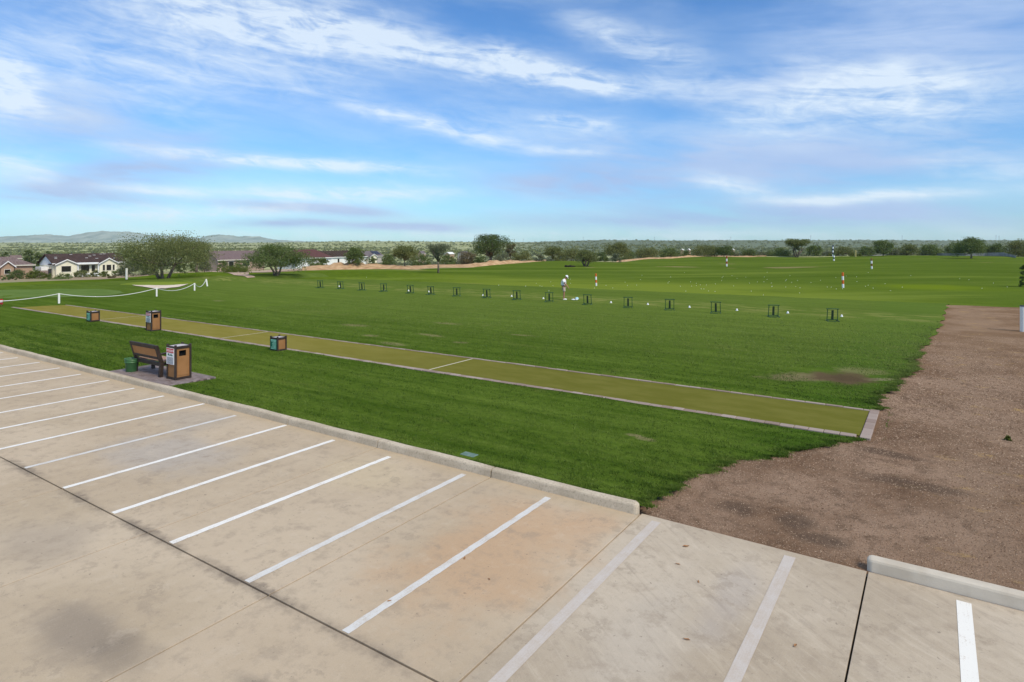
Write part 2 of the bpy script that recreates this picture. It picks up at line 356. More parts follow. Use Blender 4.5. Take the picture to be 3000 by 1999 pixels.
def concrete(g):
    v, s, t = site(g); nz = g.noise(v, .9, 5, .62); fine = g.noise(v, 70.0, 3, .7); mid = g.noise(v, 7.0, 5, .65); big = g.noise(v, .33, 4, .55)
    br = g.noise(g.v('MULTIPLY', v, (38.0, 1.2, 1)), 1.0, 4, .65)
    k = g.mix(g.step(big, .35, .65), (.445, .350, .240), (.535, .430, .308))
    k = g.mix(g.m('MULTIPLY', g.m('SUBTRACT', g.rnd(), .2), .45), k, (.47, .36, .25))
    k = g.mix(g.m('MULTIPLY', g.step(s, -3.9, -3.6), .9), k, g.mix(g.step(big, .4, .6), (.415, .338, .248), (.515, .432, .330)))
    for (cs, ct, rs, rt, c, f) in ((-5.0, 7.0, 1.6, 2.6, (.50, .325, .19), .75), (-4.2, 8.3, .5, 1.3, (.50, .33, .20), .45), (-12.6, 6.5, 2.2, 1.3, (.385, .345, .305), .65), (-8.6, 8.0, 1.6, 1.1, (.56, .45, .29), .5), (-14.5, 8.0, 1.5, 1.0, (.38, .33, .27), .5),
            (-7.6, 3.0, 1.1, .5, (.22, .182, .146), .62), (-6.9, 3.1, .7, .35, (.17, .14, .11), .45), (-5.15, 3.55, .55, .18, (.19, .16, .13), .8), (-4.6, 3.3, .4, .12, (.22, .18, .15), .6), (-10.4, 3.6, 1.3, .8, (.34, .28, .22), .5), (-2.6, 6.4, .7, 1.8, (.50, .435, .355), .5), (-2.0, 7.6, .35, 1.4, (.40, .35, .31), .5)):
        k = g.mix(g.m('MULTIPLY', patch(g, s, t, cs, ct, rs, rt, nz, .75), f), k, c)
    vr = g.n('ShaderNodeVectorRotate', rotation_type='Z_AXIS'); g.put(vr.inputs['Vector'], v); vr.inputs['Angle'].default_value = .65
    sw = g.noise(g.v('MULTIPLY', vr.outputs[0], (1.0, 9.0, 1)), 1.0, 5, .7, .8)
    k = g.mix(g.m('MULTIPLY', g.m('MULTIPLY', g.step(sw, .50, .70), g.step(s, -3.9, -3.2)), .35), k, (.61, .52, .40))
    k = g.mix(g.m('MULTIPLY', g.m('MULTIPLY', g.step(sw, .46, .30), g.step(s, -3.9, -3.2)), .30), k, (.27, .22, .175))
    sp_ = g.noise(v, 16.0, 2, .5); k = g.mix(g.m('MULTIPLY', g.step(sp_, .70, .74), .55), k, (.14, .115, .09)); k = g.mix(g.m('MULTIPLY', g.step(g.noise(v, 1.7, 7, .75), .585, .61), .30), k, (.27, .215, .16))
    bl = g.noise(v, 2.6, 6, .7); k = g.mix(g.m('MULTIPLY', g.step(bl, .50, .68), .45), k, (.31, .245, .18)); k = g.mix(g.m('MULTIPLY', g.step(bl, .46, .30), .25), k, (.60, .50, .38))
    jd = g.m('ABSOLUTE', g.m('SUBTRACT', t, 4.56))
    k = g.mix(g.m('MULTIPLY', g.m('MULTIPLY', g.step(g.m('ADD', jd, g.m('MULTIPLY_ADD', mid, .36, -.18)), .17, .0), g.step(nz, .36, .6)), .70), k, (.15, .12, .095))
    kd = g.step(t, 8.55, 9.02)
    k = g.mix(g.m('MULTIPLY', g.m('MULTIPLY', kd, g.step(s, -3.5, -4.0)), .55), k, (.46, .36, .235))
    k = g.mix(g.m('MULTIPLY', g.step(mid, .50, .72), .22), k, (.26, .21, .165))
    k = g.mix(g.m('MULTIPLY', g.step(br, .5, .75), .10), k, (.55, .48, .40))
    k = g.mix(g.m('MULTIPLY', g.step(fine, .52, .75), .30), k, (.25, .20, .16))
    return g.mix(g.m('MULTIPLY', g.step(fine, .46, .28), .25), k, (.58, .51, .43))
M_conc = mat('concrete', rough=.95, spec=.05, build=concrete, bump=lambda g: (g.noise(g.v('MULTIPLY', site(g)[0], (3.0, 1.0, 1.0)), 45.0, 4, .7), .35, .006))
M_kerb = mat('kerb_concrete', rough=.95, spec=0, build=lambda g: g.mix(g.step(g.noise(g.pos(), 30.0, 4, .7), .45, .75), g.mix(g.step(g.noise(g.pos(), 1.6, 4, .6), .35, .65), (.46, .385, .285), (.57, .485, .37)), (.33, .27, .20)), bump=nbump(60, .3, .006))
M_kerb2 = mat('kerb_concrete_grey', rough=.9, spec=.05, build=mottled((.50, .435, .345), (.58, .515, .42), 3.0, 6), bump=nbump(60, .3, .006))
M_joint = mat('joint_dirt', rough=1, spec=0, build=mottled((.022, .018, .014), (.06, .046, .034), 9, 4))
def paint(amount, c=(.74, .73, .70)):
    def f(g):
        v, s, t = site(g); n = g.noise(v, 60.0, 3, .7); n2 = g.noise(v, 4.0, 4, .6); h = g.noise(g.v('MULTIPLY', v, (60.0, 2.5, 1)), 1.0, 3, .6)
        q = g.m('ADD', g.m('MULTIPLY', n, .40), g.m('ADD', g.m('MULTIPLY', n2, .35), g.m('MULTIPLY', h, .25)))
        return g.mix(g.step(q, .53 - .16 * (1 - amount), .66), c, g.mix(.75, c, (.46, .37, .28)))
    return f
M_paint = mat('line_paint', rough=.7, build=paint(.66, (.80, .77, .71)))
M_paint_worn = mat('line_paint_worn', rough=.8, build=paint(.45, (.64, .62, .58)))
M_paint_faded = mat('line_paint_faded', rough=.85, build=paint(.0, (.545, .49, .44)))
M_paint_new = mat('line_paint_new', rough=.8, spec=.05, build=paint(.98, (.80, .77, .70)))
M_mat = mat('tee_mat_turf', rough=1, spec=0, build=lambda g: (lambda v, s, t: g.mix(g.step(s, -8.0, -26.0), g.mix(g.step(g.noise(g.v('MULTIPLY', v, (.4, 1, 1)), 2.5, 5, .65), .35, .7), (.128, .128, .024), (.158, .152, .034)), g.mix(g.step(g.noise(g.v('MULTIPLY', v, (.4, 1, 1)), 1.5, 5, .65), .35, .65), (.20, .175, .036), (.232, .200, .050))))(*site(g)), bump=nbump(120, .4, .006))
M_seam = mat('seam_paint', (.55, .50, .36), .8)
M_paver = mat('edging_paver', rough=.9, build=lambda g: g.mix(g.rnd(), (.25, .18, .145), (.37, .295, .25)), bump=nbump(40, .3, .006))
def pad(g):
    v, s, t = site(g); bt = g.n('ShaderNodeTexBrick'); g.put(bt.inputs['Vector'], v)
    bt.inputs['Scale'].default_value = 1.0; bt.inputs['Brick Width'].default_value = .21; bt.inputs['Row Height'].default_value = .105; bt.inputs['Mortar Size'].default_value = .006; bt.inputs['Bias'].default_value = 0
    bt.inputs['Color1'].default_value = (.16, .115, .10, 1); bt.inputs['Color2'].default_value = (.27, .215, .20, 1); bt.inputs['Mortar'].default_value = (.09, .07, .06, 1)
    return g.mix(g.step(g.noise(v, 2.2, 4), .35, .7), bt.outputs[0], g.mix(.55, bt.outputs[0], (.235, .20, .20)))
M_pad = mat('pad_pavers', rough=.9, build=pad, bump=nbump(50, .3, .006))

# ------------------------------------------------------------------ parking lot
def slabs():
    sj = [-60, -52, -45, -38.5, -32.1, -28.8, -25.5, -22.3, -19.0, -15.66, -12.31, -9.42, -6.56, -3.76, -.71, 2.35, 5.4, 8.5, 12]
    tj = [-9, -4.5, 0.02, 4.56, 9.05]; mb = MB(); gp = .0105
    def tr(mb0):
        mb0.v = [P(*v) for v in mb0.v]
    for i in range(len(sj) - 1):
        for j in range(len(tj) - 1):
            t1 = tj[j + 1] + (.10 if (j == 3 and sj[i] >= -3.9) else 0)
            g2 = .013 if j in (2, 3) else gp
            mb.box(sj[i] + gp, sj[i + 1] - gp, tj[j] + (g2 if j == 3 else gp), t1 - (g2 if j == 2 else gp if j < 3 else 0), -.10, 0, .003)
    tr(mb); tag(mb.build('parking_lot', M_conc), kind='structure')
    b = MB(); b.add([P(-62, -10, -.05), P(14, -10, -.05), P(14, 9.1, -.05), P(-62, 9.1, -.05)], [(0, 1, 2, 3)]); tag(b.build('joint_filler', M_joint), kind='structure')
slabs()
def stall_lines():
    sl = [-5.255, -7.04, -8.82, -10.535, -12.30, -13.985, -15.68, -17.38, -19.0, -20.7, -22.4, -24.1, -25.8, -27.5, -29.2]
    for i, s in enumerate(sl):
        b = MB(); h = .055; t0 = 4.585 + .02 * math.sin(i * 3.1); t1 = 8.86 + .05 * math.sin(i * 2.3)
        t1 = 9.0 if i in (4, 6) else t1
        n = 40; vs = []
        for k in range(n + 1):
            t = t0 + (t1 - t0) * k / n
            vs += [P(s - h + .004 * math.sin(k * 1.7 + i), t, .004), P(s + h + .004 * math.sin(k * 2.3), t, .004)]
        b.add(vs, [(2 * k, 2 * k + 1, 2 * k + 3, 2 * k + 2) for k in range(n)])
        tag(b.build('stall_line', M_paint_worn if i in (0, 1, 5) else M_paint), kind='structure')
    for s, h, m in ((-3.46, .070, M_paint_faded), (-1.60, .070, M_paint_faded), (.28, .072, M_paint_new), (2.12, .07, M_paint_new)):
        b = MB(); t0 = 4.585; t1 = 9.0; vs = []
        for k in range(31):
            t = t0 + (t1 - t0) * k / 30; vs += [P(s - h, t, .004), P(s + h, t, .004)]
        b.add(vs, [(2 * k, 2 * k + 1, 2 * k + 3, 2 * k + 2) for k in range(30)])
        tag(b.build('stall_line', m), kind='structure')
stall_lines()
def kerb(s0, s1, joints, m, round0=False, round1=False, t0=9.05, hh=.145, cracks=()):
    prof = [(t0, -.06), (t0, .0), (t0 + .018, hh - .035), (t0 + .030, hh - .012), (t0 + .055, hh), (t0 + .155, hh), (t0 + .168, hh - .012), (t0 + .172, -.06)]
    mb = MB(); ed = [s0] + list(joints) + [s1]; cen = t0 + .08
    for i in range(len(ed) - 1):
        a, b = ed[i] + (.012 if i else 0), ed[i + 1] - (.012 if i < len(ed) - 2 else 0); ss = list(np.linspace(a, b, max(2, int((b - a) / .5))))
        n = len(prof); vs = []
        for k, s in enumerate(ss):
            wob = .004 * math.sin(s * 3.1) + .003 * math.sin(s * 7.7)
            for (t, z) in prof:
                f = 1.0; zz = z
                vs.append(P(s, t + (wob if z > .05 else 0), zz + (wob if z > .05 else 0)))
        if round1 and i == len(ed) - 2:
            for dx, f in ((.03, .93), (.055, .78), (.07, .5)):
                for (t, z) in prof: vs.append(P(b + dx, cen + (t - cen) * f, z * (.55 + .45 * f) if z > 0 else z))
            ss += [0, 0, 0]
        if round0 and i == 0:
            pre = []
            for dx, f in ((.06, .55), (.045, .8), (.02, .95)):
                for (t, z) in prof: pre.append(P(a - dx, cen + (t - cen) * f, z * (.6 + .4 * f) if z > 0 else z))
            vs = pre + vs; ss = [0, 0, 0] + ss
        L = len(ss)
        fs = [(k * n + q, (k + 1) * n + q, (k + 1) * n + q + 1, k * n + q + 1) for k in range(L - 1) for q in range(n - 1)]
        fs += [tuple(range(n)), tuple(range((L - 1) * n + n - 1, (L - 1) * n - 1, -1))]
        mb.add(vs, fs)
    o = mb.build('kerb', m); tag(o, kind='structure'); return o
kerb(-60, -3.87, [-45, -38.5, -32.1, -28.8, -25.5, -22.3, -19.0, -15.66, -12.31, -9.42, -6.56], M_kerb, round1=True)
kerb(-.66, 14, [2.35, 5.4], M_kerb2, round0=True, t0=9.17, hh=.15)

# ------------------------------------------------------------------ lawn, mat, gravel, range
def lawn():
    ts = np.concatenate([np.arange(9.205, 14.94, .16), [14.93, 14.945, 17.555, 17.58], np.arange(17.75, 30, .3), np.arange(30, 53.5, .55)]); nu = 240
    u = np.linspace(0, 1, nu) ** 2.0
    T, U = np.meshgrid(ts, u, indexing='ij'); S = sB(T) - (sB(T) + 70) * U
    Z = zlawn(S, T); Z = np.where(U == 0, Z - .04, Z)
    X, Y = S * SD[0] + T * TD[0], S * SD[1] + T * TD[1]
    o = link('lawn', gridmesh('lawn', np.stack([X, Y, Z], -1).reshape(-1, 3), len(ts), nu), M_lawn); tag(o, kind='structure')
lawn()
def blades(n, region, hgt, wid, m, name, zf):
    s, t = region(n); n = len(s); z = zf(s, t)
    base = np.stack([s * SD[0] + t * TD[0], s * SD[1] + t * TD[1], z - .005], -1)
    d = np.hypot(base[:, 0], base[:, 1]); k = np.clip(d / 14, .8, 2.2)
    th = rng.uniform(0, 2 * np.pi, n); ww = wid * k * rng.uniform(.6, 1.3, n); cl = np.sin(s * 9.1 + 3 * np.sin(t * 2.3)) * np.sin(t * 13.0 + 2 * np.sin(s * 3.1)) + .7 * np.sin(s * 3.3 + t * 5.9) * np.sin(t * 4.1 - s * 1.3); hh = hgt * rng.uniform(.45, 1.25, n) * np.clip(1 + .45 * cl, .35, 1.8)
    sx = np.stack([np.cos(th), np.sin(th), np.zeros(n)], -1) * ww[:, None] / 2
    ln = rng.normal(0, .45, (n, 2)) * hh[:, None]
    tip = base + np.stack([ln[:, 0], ln[:, 1], hh], -1)
    V = np.stack([base - sx, base + sx, tip], 1).reshape(-1, 3); F = np.arange(3 * n).reshape(-1, 3)
    o = link(name, npmesh(name, V, F), m); tag(o, kind='stuff', label='short green turf blades on the mown lawn', cat='grass')
dpx = ST(*at(2470, 1108, .15)[:2])
def lawn_pts(n):
    t = 9.22 + 30 * (1 - np.sqrt(1 - rng.uniform(0, 1, n))) ** 1.25; b = sB(t) + .05; s = b - rng.uniform(0, 1, n) ** 1.7 * 34
    e = n // 12; t2 = rng.uniform(9.25, 26, e); s2 = sB(t2) + rng.normal(0, .07, e)
    e3 = n // 14; s3 = -3.9 - rng.uniform(0, 1, e3) ** 1.5 * 22; t3 = 9.2 + np.abs(rng.normal(0, .05, e3))
    s = np.concatenate([s, s2, s3]); t = np.concatenate([t, t2, t3]); x, y = s * SD[0] + t * TD[0], s * SD[1] + t * TD[1]
    ok = ~((t > 14.91 + .05 * np.sin(s * 7.3) * np.sin(s * 2.9)) & (t < 17.53 + .05 * np.sin(s * 6.1 + 1)) & (s > -47.4) & (s < -.9)) & ~((s > -21.7) & (s < -17.85) & (t < 10.78)) & (np.abs(x / y) < 1.0)
    ok &= ~(((s - dpx[0] + .1) / 1.55) ** 2 + ((t - dpx[1] - .2) / 1.5) ** 2 < rng.uniform(.35, 1.15, len(s)))
    ok &= ~((np.abs(s + 7.41) < .26) & (np.abs(t - 9.5) < .2)) & ~((s < -70) | (t < 9.2))
    return s[ok], t[ok]
M_blade = mat('grass_blade', rough=.8, spec=.15, build=lambda g: (lambda v, s, t: g.mix(g.m('MULTIPLY', g.step(t, 16.0, 27.0), .75), g.mix(g.step(g.m('ADD', g.m('MULTIPLY_ADD', g.noise(g.v('MULTIPLY', v, (.07, 2.4, 1)), 1.0, 4, .65), .6, g.m('MULTIPLY', g.noise(g.v('MULTIPLY', v, (.22, 1.1, 1)), .9, 5, .65), .4)), g.m('MULTIPLY_ADD', g.noise(g.v('MULTIPLY', v, (.3, 1, 1)), .16, 3), .5, g.m('MULTIPLY_ADD', g.noise(g.v('MULTIPLY', v, (.45, 1, 1)), 4.5, 4, .65), .7, -.60))), .40, .62), g.mix(g.rnd(), (.034, .072, .006), (.060, .114, .012)), g.mix(g.rnd(), (.096, .150, .020), (.150, .206, .038))), (.180, .226, .054)))(*site(g)))
blades(330000, lawn_pts, .034, .014, M_blade, 'turf_blades', zlawn)
def mats():
    mb = MB(); S0, S1, T0, T1 = -46.6, -1.32, 15.13, 17.44
    n = 90; vs = []
    for k in range(n + 1):
        s = S0 + (S1 - S0) * k / n; vs += [P(s + (-1.4 if k == 0 else 0), T0, .09), P(s, T1, .09)]
    mb.add(vs, [(2 * k, 2 * k + 1, 2 * k + 3, 2 * k + 2) for k in range(n)])
    tag(mb.build('tee_mat', M_mat), kind='structure')
    b = MB()
    for s, hw in ((-13.43, .035), (-25.15, .03), (-36.4, .03)):
        b.add([P(s - hw, T0, .0945), P(s + hw, T0, .0945), P(s + hw, T1, .0945), P(s - hw, T1, .0945)], [(0, 1, 2, 3)])
    tag(b.build('mat_seam', M_seam), kind='structure')
    e = MB(); r = random.Random(3)
    s = S0 - 1.2
    while s < -1.45:
        L = r.uniform(.26, .34); e.box(s, min(s + L - .012, -1.31), 14.93 + r.uniform(-.012, .012), 15.125, .03, .108 + r.uniform(-.004, .006), .008); s += L
    s = S0
    while s < -1.35:
        L = r.uniform(.30, .5); e.box(s, min(s + L - .012, -1.31), 17.447, 17.55, .03, .108 + r.uniform(-.004, .006), .008); s += L
    t = 14.93
    while t < 17.5:
        L = r.uniform(.26, .32); e.box(-1.305, -1.11, t, min(t + L - .012, 17.62), .0, .112 + r.uniform(-.004, .006), .008); t += L
    e.v = [P(*q) for q in e.v]; tag(e.build('paver_edging', M_paver), kind='structure')
    p = MB(); p.box(-21.56, -17.95, 9.22, 10.68, .02, .122, .01); p.v = [P(*q) for q in p.v]; tag(p.build('paver_pad', M_pad), kind='structure')
mats()
def zgrav(s, t): return -.012 + .085 * sm(9.3, 11.5, t) + .018 * np.sin(s * 2.1 + 1) * np.sin(t * 1.7) * sm(9.4, 11, t) - .6 * sm(0, 2.4, t - te(s))
def gravel_bed():
    ts = np.concatenate([np.arange(9.10, 16, .2), np.arange(16, 54, .6)]); us = np.concatenate([np.arange(0, 8, .25), np.arange(8, 50, 2.0)])
    T, U = np.meshgrid(ts, us, indexing='ij'); S = sB(T) - .5 + U; S = np.where(T < 9.2, np.maximum(S, -3.77), S); Z = zgrav(S, T)
    Z = np.where((S < -3.7) & (T < 9.6), Z - .05, Z)
    o = link('gravel_bed', gridmesh('gravel_bed', np.stack([S * SD[0] + T * TD[0], S * SD[1] + T * TD[1], Z], -1).reshape(-1, 3), len(ts), len(us)), M_gravel); tag(o, kind='structure')
    n = 130000; t = 9.2 + 26 * (1 - np.sqrt(1 - rng.uniform(0, 1, n))) ** 1.15; s = sB(t) + .02 + rng.uniform(0, 1, n) ** 1.1 * 9
    ok = ~((s > -.75) & (t < 9.36)) & ~((s < -1.05) & (t > 14.8) & (t < 17.65)); s, t = s[ok], t[ok]; n = len(s)
    c = np.stack([s * SD[0] + t * TD[0], s * SD[1] + t * TD[1], zgrav(s, t) + .003], -1)
    r = (.0035 + .0075 * rng.uniform(0, 1, n) ** 2 + .006 * (rng.uniform(0, 1, n) > .985)) * np.clip(np.hypot(c[:, 0], c[:, 1]) / 12, .8, 1.6)
    oc = np.array([(1, 0, 0), (0, 1, 0), (-1, 0, 0), (0, -1, 0), (0, 0, .75), (0, 0, -.5)]); ang = rng.uniform(0, 6.28, n)
    V = oc[None] * rng.uniform(.6, 1.35, (n, 6, 1)); x = V[..., 0] * np.cos(ang)[:, None] - V[..., 1] * np.sin(ang)[:, None]; y = V[..., 0] * np.sin(ang)[:, None] + V[..., 1] * np.cos(ang)[:, None]
    V = np.stack([x * 1.25, y * .85, V[..., 2]], -1) * r[:, None, None] + c[:, None]
    tri = np.array([(0, 1, 4), (1, 2, 4), (2, 3, 4), (3, 0, 4), (1, 0, 5), (2, 1, 5), (3, 2, 5), (0, 3, 5)])
    F = (tri[None] + 6 * np.arange(n)[:, None, None]).reshape(-1, 3)
    m = mat('gravel_stone', rough=.9, build=lambda g: g.mix(g.step(g.rnd(), .15, 1.0), (.14, .082, .050), (.46, .33, .225)))
    o = link('gravel_stones', npmesh('gravel_stones', V.reshape(-1, 3), F), m); tag(o, 'brown and tan gravel chips covering the bare strip', 'gravel', kind='stuff')
gravel_bed()
def range_field():
    a = np.linspace(-1.25, 1.25, 300); v = np.concatenate([np.linspace(0, .3, 40, endpoint=False), np.linspace(.3, 1, 70)])
    A, V = np.meshgrid(a, v); yb = Yb(A); Y = 18 + (yb - 18) * V; X = A * Y
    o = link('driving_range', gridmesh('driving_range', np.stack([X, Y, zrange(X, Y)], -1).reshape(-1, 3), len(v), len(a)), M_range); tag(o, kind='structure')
range_field()
def desert():
    a = np.linspace(-1.4, 1.4, 420); v = np.linspace(0, 1, 190); A, V = np.meshgrid(a, v); y0 = Yb(A) - 1.0
    Y = y0 * (4200 / y0) ** (V ** 1.15); X = A * Y; Z = zdes(X, Y); Z = np.where(V == 0, Z - 1, Z)
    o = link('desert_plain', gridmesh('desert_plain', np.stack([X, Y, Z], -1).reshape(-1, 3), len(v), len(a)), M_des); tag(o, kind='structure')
desert()
def ground_z(x, y):
    if y > Yb(x / y) - .5: return float(zdes(np.float64(x), np.float64(y)))
    s, t = ST(x, y)
    return max(float(zlawn(np.float64(s), np.float64(t))) if -70 < s < sB(t) else -9, float(zrange(np.float64(x), np.float64(y))))
def onground(px, py):                # where the view ray through a photo pixel meets the ground
    lo, hi = 5.0, 400.0; a = (px - PCX) / PF; b = (py - PHY) / PF; y = lo
    while y < hi:
        if PH - b * y <= ground_z(a * y, y): break
        y += .25
    return (a * y, y, ground_z(a * y, y))

# ------------------------------------------------------------------ mid-ground landforms
def berm(x0, x1, hs, wf=5.0, wb=9.0, name='sand_berm'):
    xs = np.linspace(x0, x1, 70); a = (xs - PCX) / PF; cr = np.array([-1.0, -.8, -.5, -.2, .1, .5, 1.0, 1.4]); hk = np.array([-.15, .12, .5, .9, 1.0, .75, .1, -1.0])
    H = np.interp(np.linspace(0, 1, 70), np.linspace(0, 1, len(hs)), hs); H = H * (1 + .18 * np.sin(xs * .11) + .12 * np.sin(xs * .29 + 1))
    A, K = np.meshgrid(a, np.arange(len(cr)), indexing='ij'); y0 = Yb(A) + 1.5
    off = np.where(cr[K] < 0, cr[K] * wf, cr[K] * wb) + wf; Y = y0 + off - 1.2 + rng.normal(0, .25, A.shape); X = A * Y
    Z = -.25 + H[:, None] * hk[K] + rng.normal(0, .035, A.shape) * (hk[K] > .2)
    o = link(name, gridmesh(name, np.stack([X, Y, Z], -1).reshape(-1, 3), len(xs), len(cr)), M_sand); tag(o, kind='structure')
berm(885, 1600, [.25, .45, .8, 1.05, .6, .4, .22, .16, .12, .2, .45, .75, .55, .22, .05], 4.5)
berm(1806, 2245, [.05, .2, .18, .3, .5, .2, .08, .2, .02], 4)
def sheet(name, pts, m, dz=.03, sub=.6):     # an irregular patch lying on the ground, given by photo outline
    q = [onground(*p) for p in pts]; bm = bmesh.new(); f = bm.faces.new([bm.verts.new((a, b, 0)) for a, b, c in q])
    bmesh.ops.triangulate(bm, faces=[f]); bmesh.ops.subdivide_edges(bm, edges=list(bm.edges), cuts=4, use_grid_fill=True)
    for v in bm.verts: v.co.z = ground_z(v.co.x, v.co.y) + dz
    me = bpy.data.meshes.new(name); bm.to_mesh(me); bm.free(); o = link(name, me, m); tag(o, kind='structure'); return o
M_green = mat('putting_grass', rough=1, spec=0, build=mottled((.105, .165, .040), (.125, .185, .050), .5, 4))
sheet('putting_green', [(-60, 852), (60, 849.5), (180, 847.5), (290, 848), (350, 853), (365, 860), (320, 867), (230, 871), (120, 873), (0, 876), (-60, 877)], M_green, .02)
sheet('sand_bunker', [(386, 837), (420, 837.5), (470, 838), (510, 837), (552, 833.5), (540, 838), (512, 844), (485, 847), (455, 847), (425, 843)], M_bunker, .05)
sheet('dirt_path', [(600, 795.5), (660, 796), (735, 795.5), (800, 791.5), (900, 787.5), (900, 791), (800, 797.5), (735, 799.5), (728, 806), (748, 814.5), (725, 815.5), (690, 808), (668, 801)], M_path, .05)
def lip():                              # raised grass lip behind the bunker
    pts = [onground(x, y) for x, y in ((352, 833), (390, 834.5), (450, 835.5), (510, 834.5), (565, 831))]; mb = MB(); vs = []
    for i, (x, y, z) in enumerate(pts):
        h = (.0, .22, .28, .24, .0)[i]
        vs += [(x, y - .35, z - .03), (x, y - .05, z + h * .4), (x, y + .3, z + h), (x, y + 1.6, z + h * .7), (x, y + 3.2, z - .03)]
    mb.add(vs, [(i * 5 + k, i * 5 + k + 1, i * 5 + k + 6, i * 5 + k + 5) for i in range(4) for k in range(4)])
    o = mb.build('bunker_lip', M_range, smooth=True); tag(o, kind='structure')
lip()
def mountains():
    M = mat('mountain_scrub', rough=1, spec=0, build=lambda g: (lambda p: g.mix(g.step(g.noise(p, .011, 6, .65), .35, .65), (.20, .26, .24), (.33, .38, .34)))(g.pos()), bump=nbump(.004, .8, 60, 6))
    def ridge(name, prof, Yr, Y0, zfoot, seed):
        pr = np.array(prof, float); xs = np.linspace(pr[0, 0], pr[-1, 0], 160); a = (xs - PCX) / PF; ys = np.interp(xs, pr[:, 0], pr[:, 1])
        ys = ys + .5 * np.sin(xs * .16 + seed) + .35 * np.sin(xs * .41)
        zt = PH + (PHY - ys) * Yr / PF; n = 36; vs = []
        for i in range(160):
            for k in range(n):
                f = k / (n - 1) * 1.35; Y = Y0 + (Yr - Y0) * f; p = f if f < 1 else 2 - f
                X = a[i] * Y; z = zfoot + (zt[i] - zfoot) * p ** 1.5
                d = mnoise.fractal(Vector((X * .0045 + seed, Y * .003, seed)), 1.0, 2.0, 5) * (zt[i] - zfoot) * .30 * 4 * p * (1 - p) if f < 1 else 0
                vs.append((X, Y, z + d))
        o = link(name, gridmesh(name, np.array(vs), 160, n), M); tag(o, kind='structure')
    ridge('mountain', [(-500, 698), (-200, 688), (0, 693.5), (60, 691), (140, 686.5), (200, 692), (250, 682), (302, 676.5), (330, 679), (375, 678.5), (430, 687), (470, 690), (560, 696), (620, 699), (700, 706), (760, 712)], 4000, 3150, -10, 1)
    ridge('mountain', [(235, 714), (262, 703), (295, 693.5), (340, 692.5), (385, 696), (420, 701), (450, 706), (490, 713)], 3300, 2950, -10, 5)
    ridge('mountain', [(520, 713), (560, 705), (592, 695), (620, 688.5), (645, 687.6), (668, 689), (700, 693), (722, 692), (760, 693), (800, 702), (850, 705), (930, 709), (980, 714)], 3600, 3100, -10, 9)
mountains()

# ------------------------------------------------------------------ trees, shrubs, desert scrub
def leafmat(name, a, b, warm=(.16, .14, .05), wk=.25):
    m = bpy.data.materials.new(name); m.use_nodes = True; nt = m.node_tree; g = G(nt); p = nt.nodes['Principled BSDF']
    p.inputs['Roughness'].default_value = .75; p.inputs['Specular IOR Level'].default_value = .15
    c = g.mix(g.m('MULTIPLY_ADD', g.rnd(), .7, .15), a, b); c = g.mix(g.m('MULTIPLY', g.step(g.noise(g.pos(), .9, 4, .6), .45, .7), wk), c, warm)
    g.put(p.inputs['Base Color'], c)
    tr = g.n('ShaderNodeBsdfTranslucent'); g.put(tr.inputs[0], c)
    ms = g.n('ShaderNodeMixShader'); ms.inputs[0].default_value = .3
    nt.links.new(p.outputs[0], ms.inputs[1]); nt.links.new(tr.outputs[0], ms.inputs[2]); nt.links.new(ms.outputs[0], nt.nodes['Material Output'].inputs[0])
    return m
LM = {'olive': leafmat('leaf_olive', (0.107, 0.131, 0.042), (0.238, 0.254, 0.092)), 'green': leafmat('leaf_green', (0.085, 0.126, 0.037), (0.184, 0.230, 0.073), wk=.1),
      'grey': leafmat('leaf_grey', (0.112, 0.132, 0.073), (0.206, 0.224, 0.130), (.17, .16, .09)), 'dark': leafmat('leaf_dark', (0.061, 0.096, 0.027), (0.142, 0.184, 0.058), wk=.1),
      'brown': leafmat('leaf_brown', (.12, .105, .055), (.22, .18, .10)), 'bright': leafmat('leaf_bright', (.075, .105, .015), (.15, .185, .04), wk=.1)}
M_bark = mat('bark', rough=.95, build=mottled((.085, .068, .050), (.19, .155, .115), 5, 4))
def quads(c, size, r, flat=1.0):
    n = len(c); d = r.normal(size=(n, 3)); d /= np.linalg.norm(d, axis=1)[:, None]
    e = r.normal(size=(n, 3)); u = np.cross(d, e); u /= np.linalg.norm(u, axis=1)[:, None] + 1e-9; v = np.cross(d, u)
    k = (size * r.uniform(.55, 1.35, n))[:, None]
    V = np.stack([c - u * k * .5, c - v * k * .32, c + u * k * .5, c + v * k * .32], 1).reshape(-1, 3)
    return V, np.arange(4 * n).reshape(-1, 4)
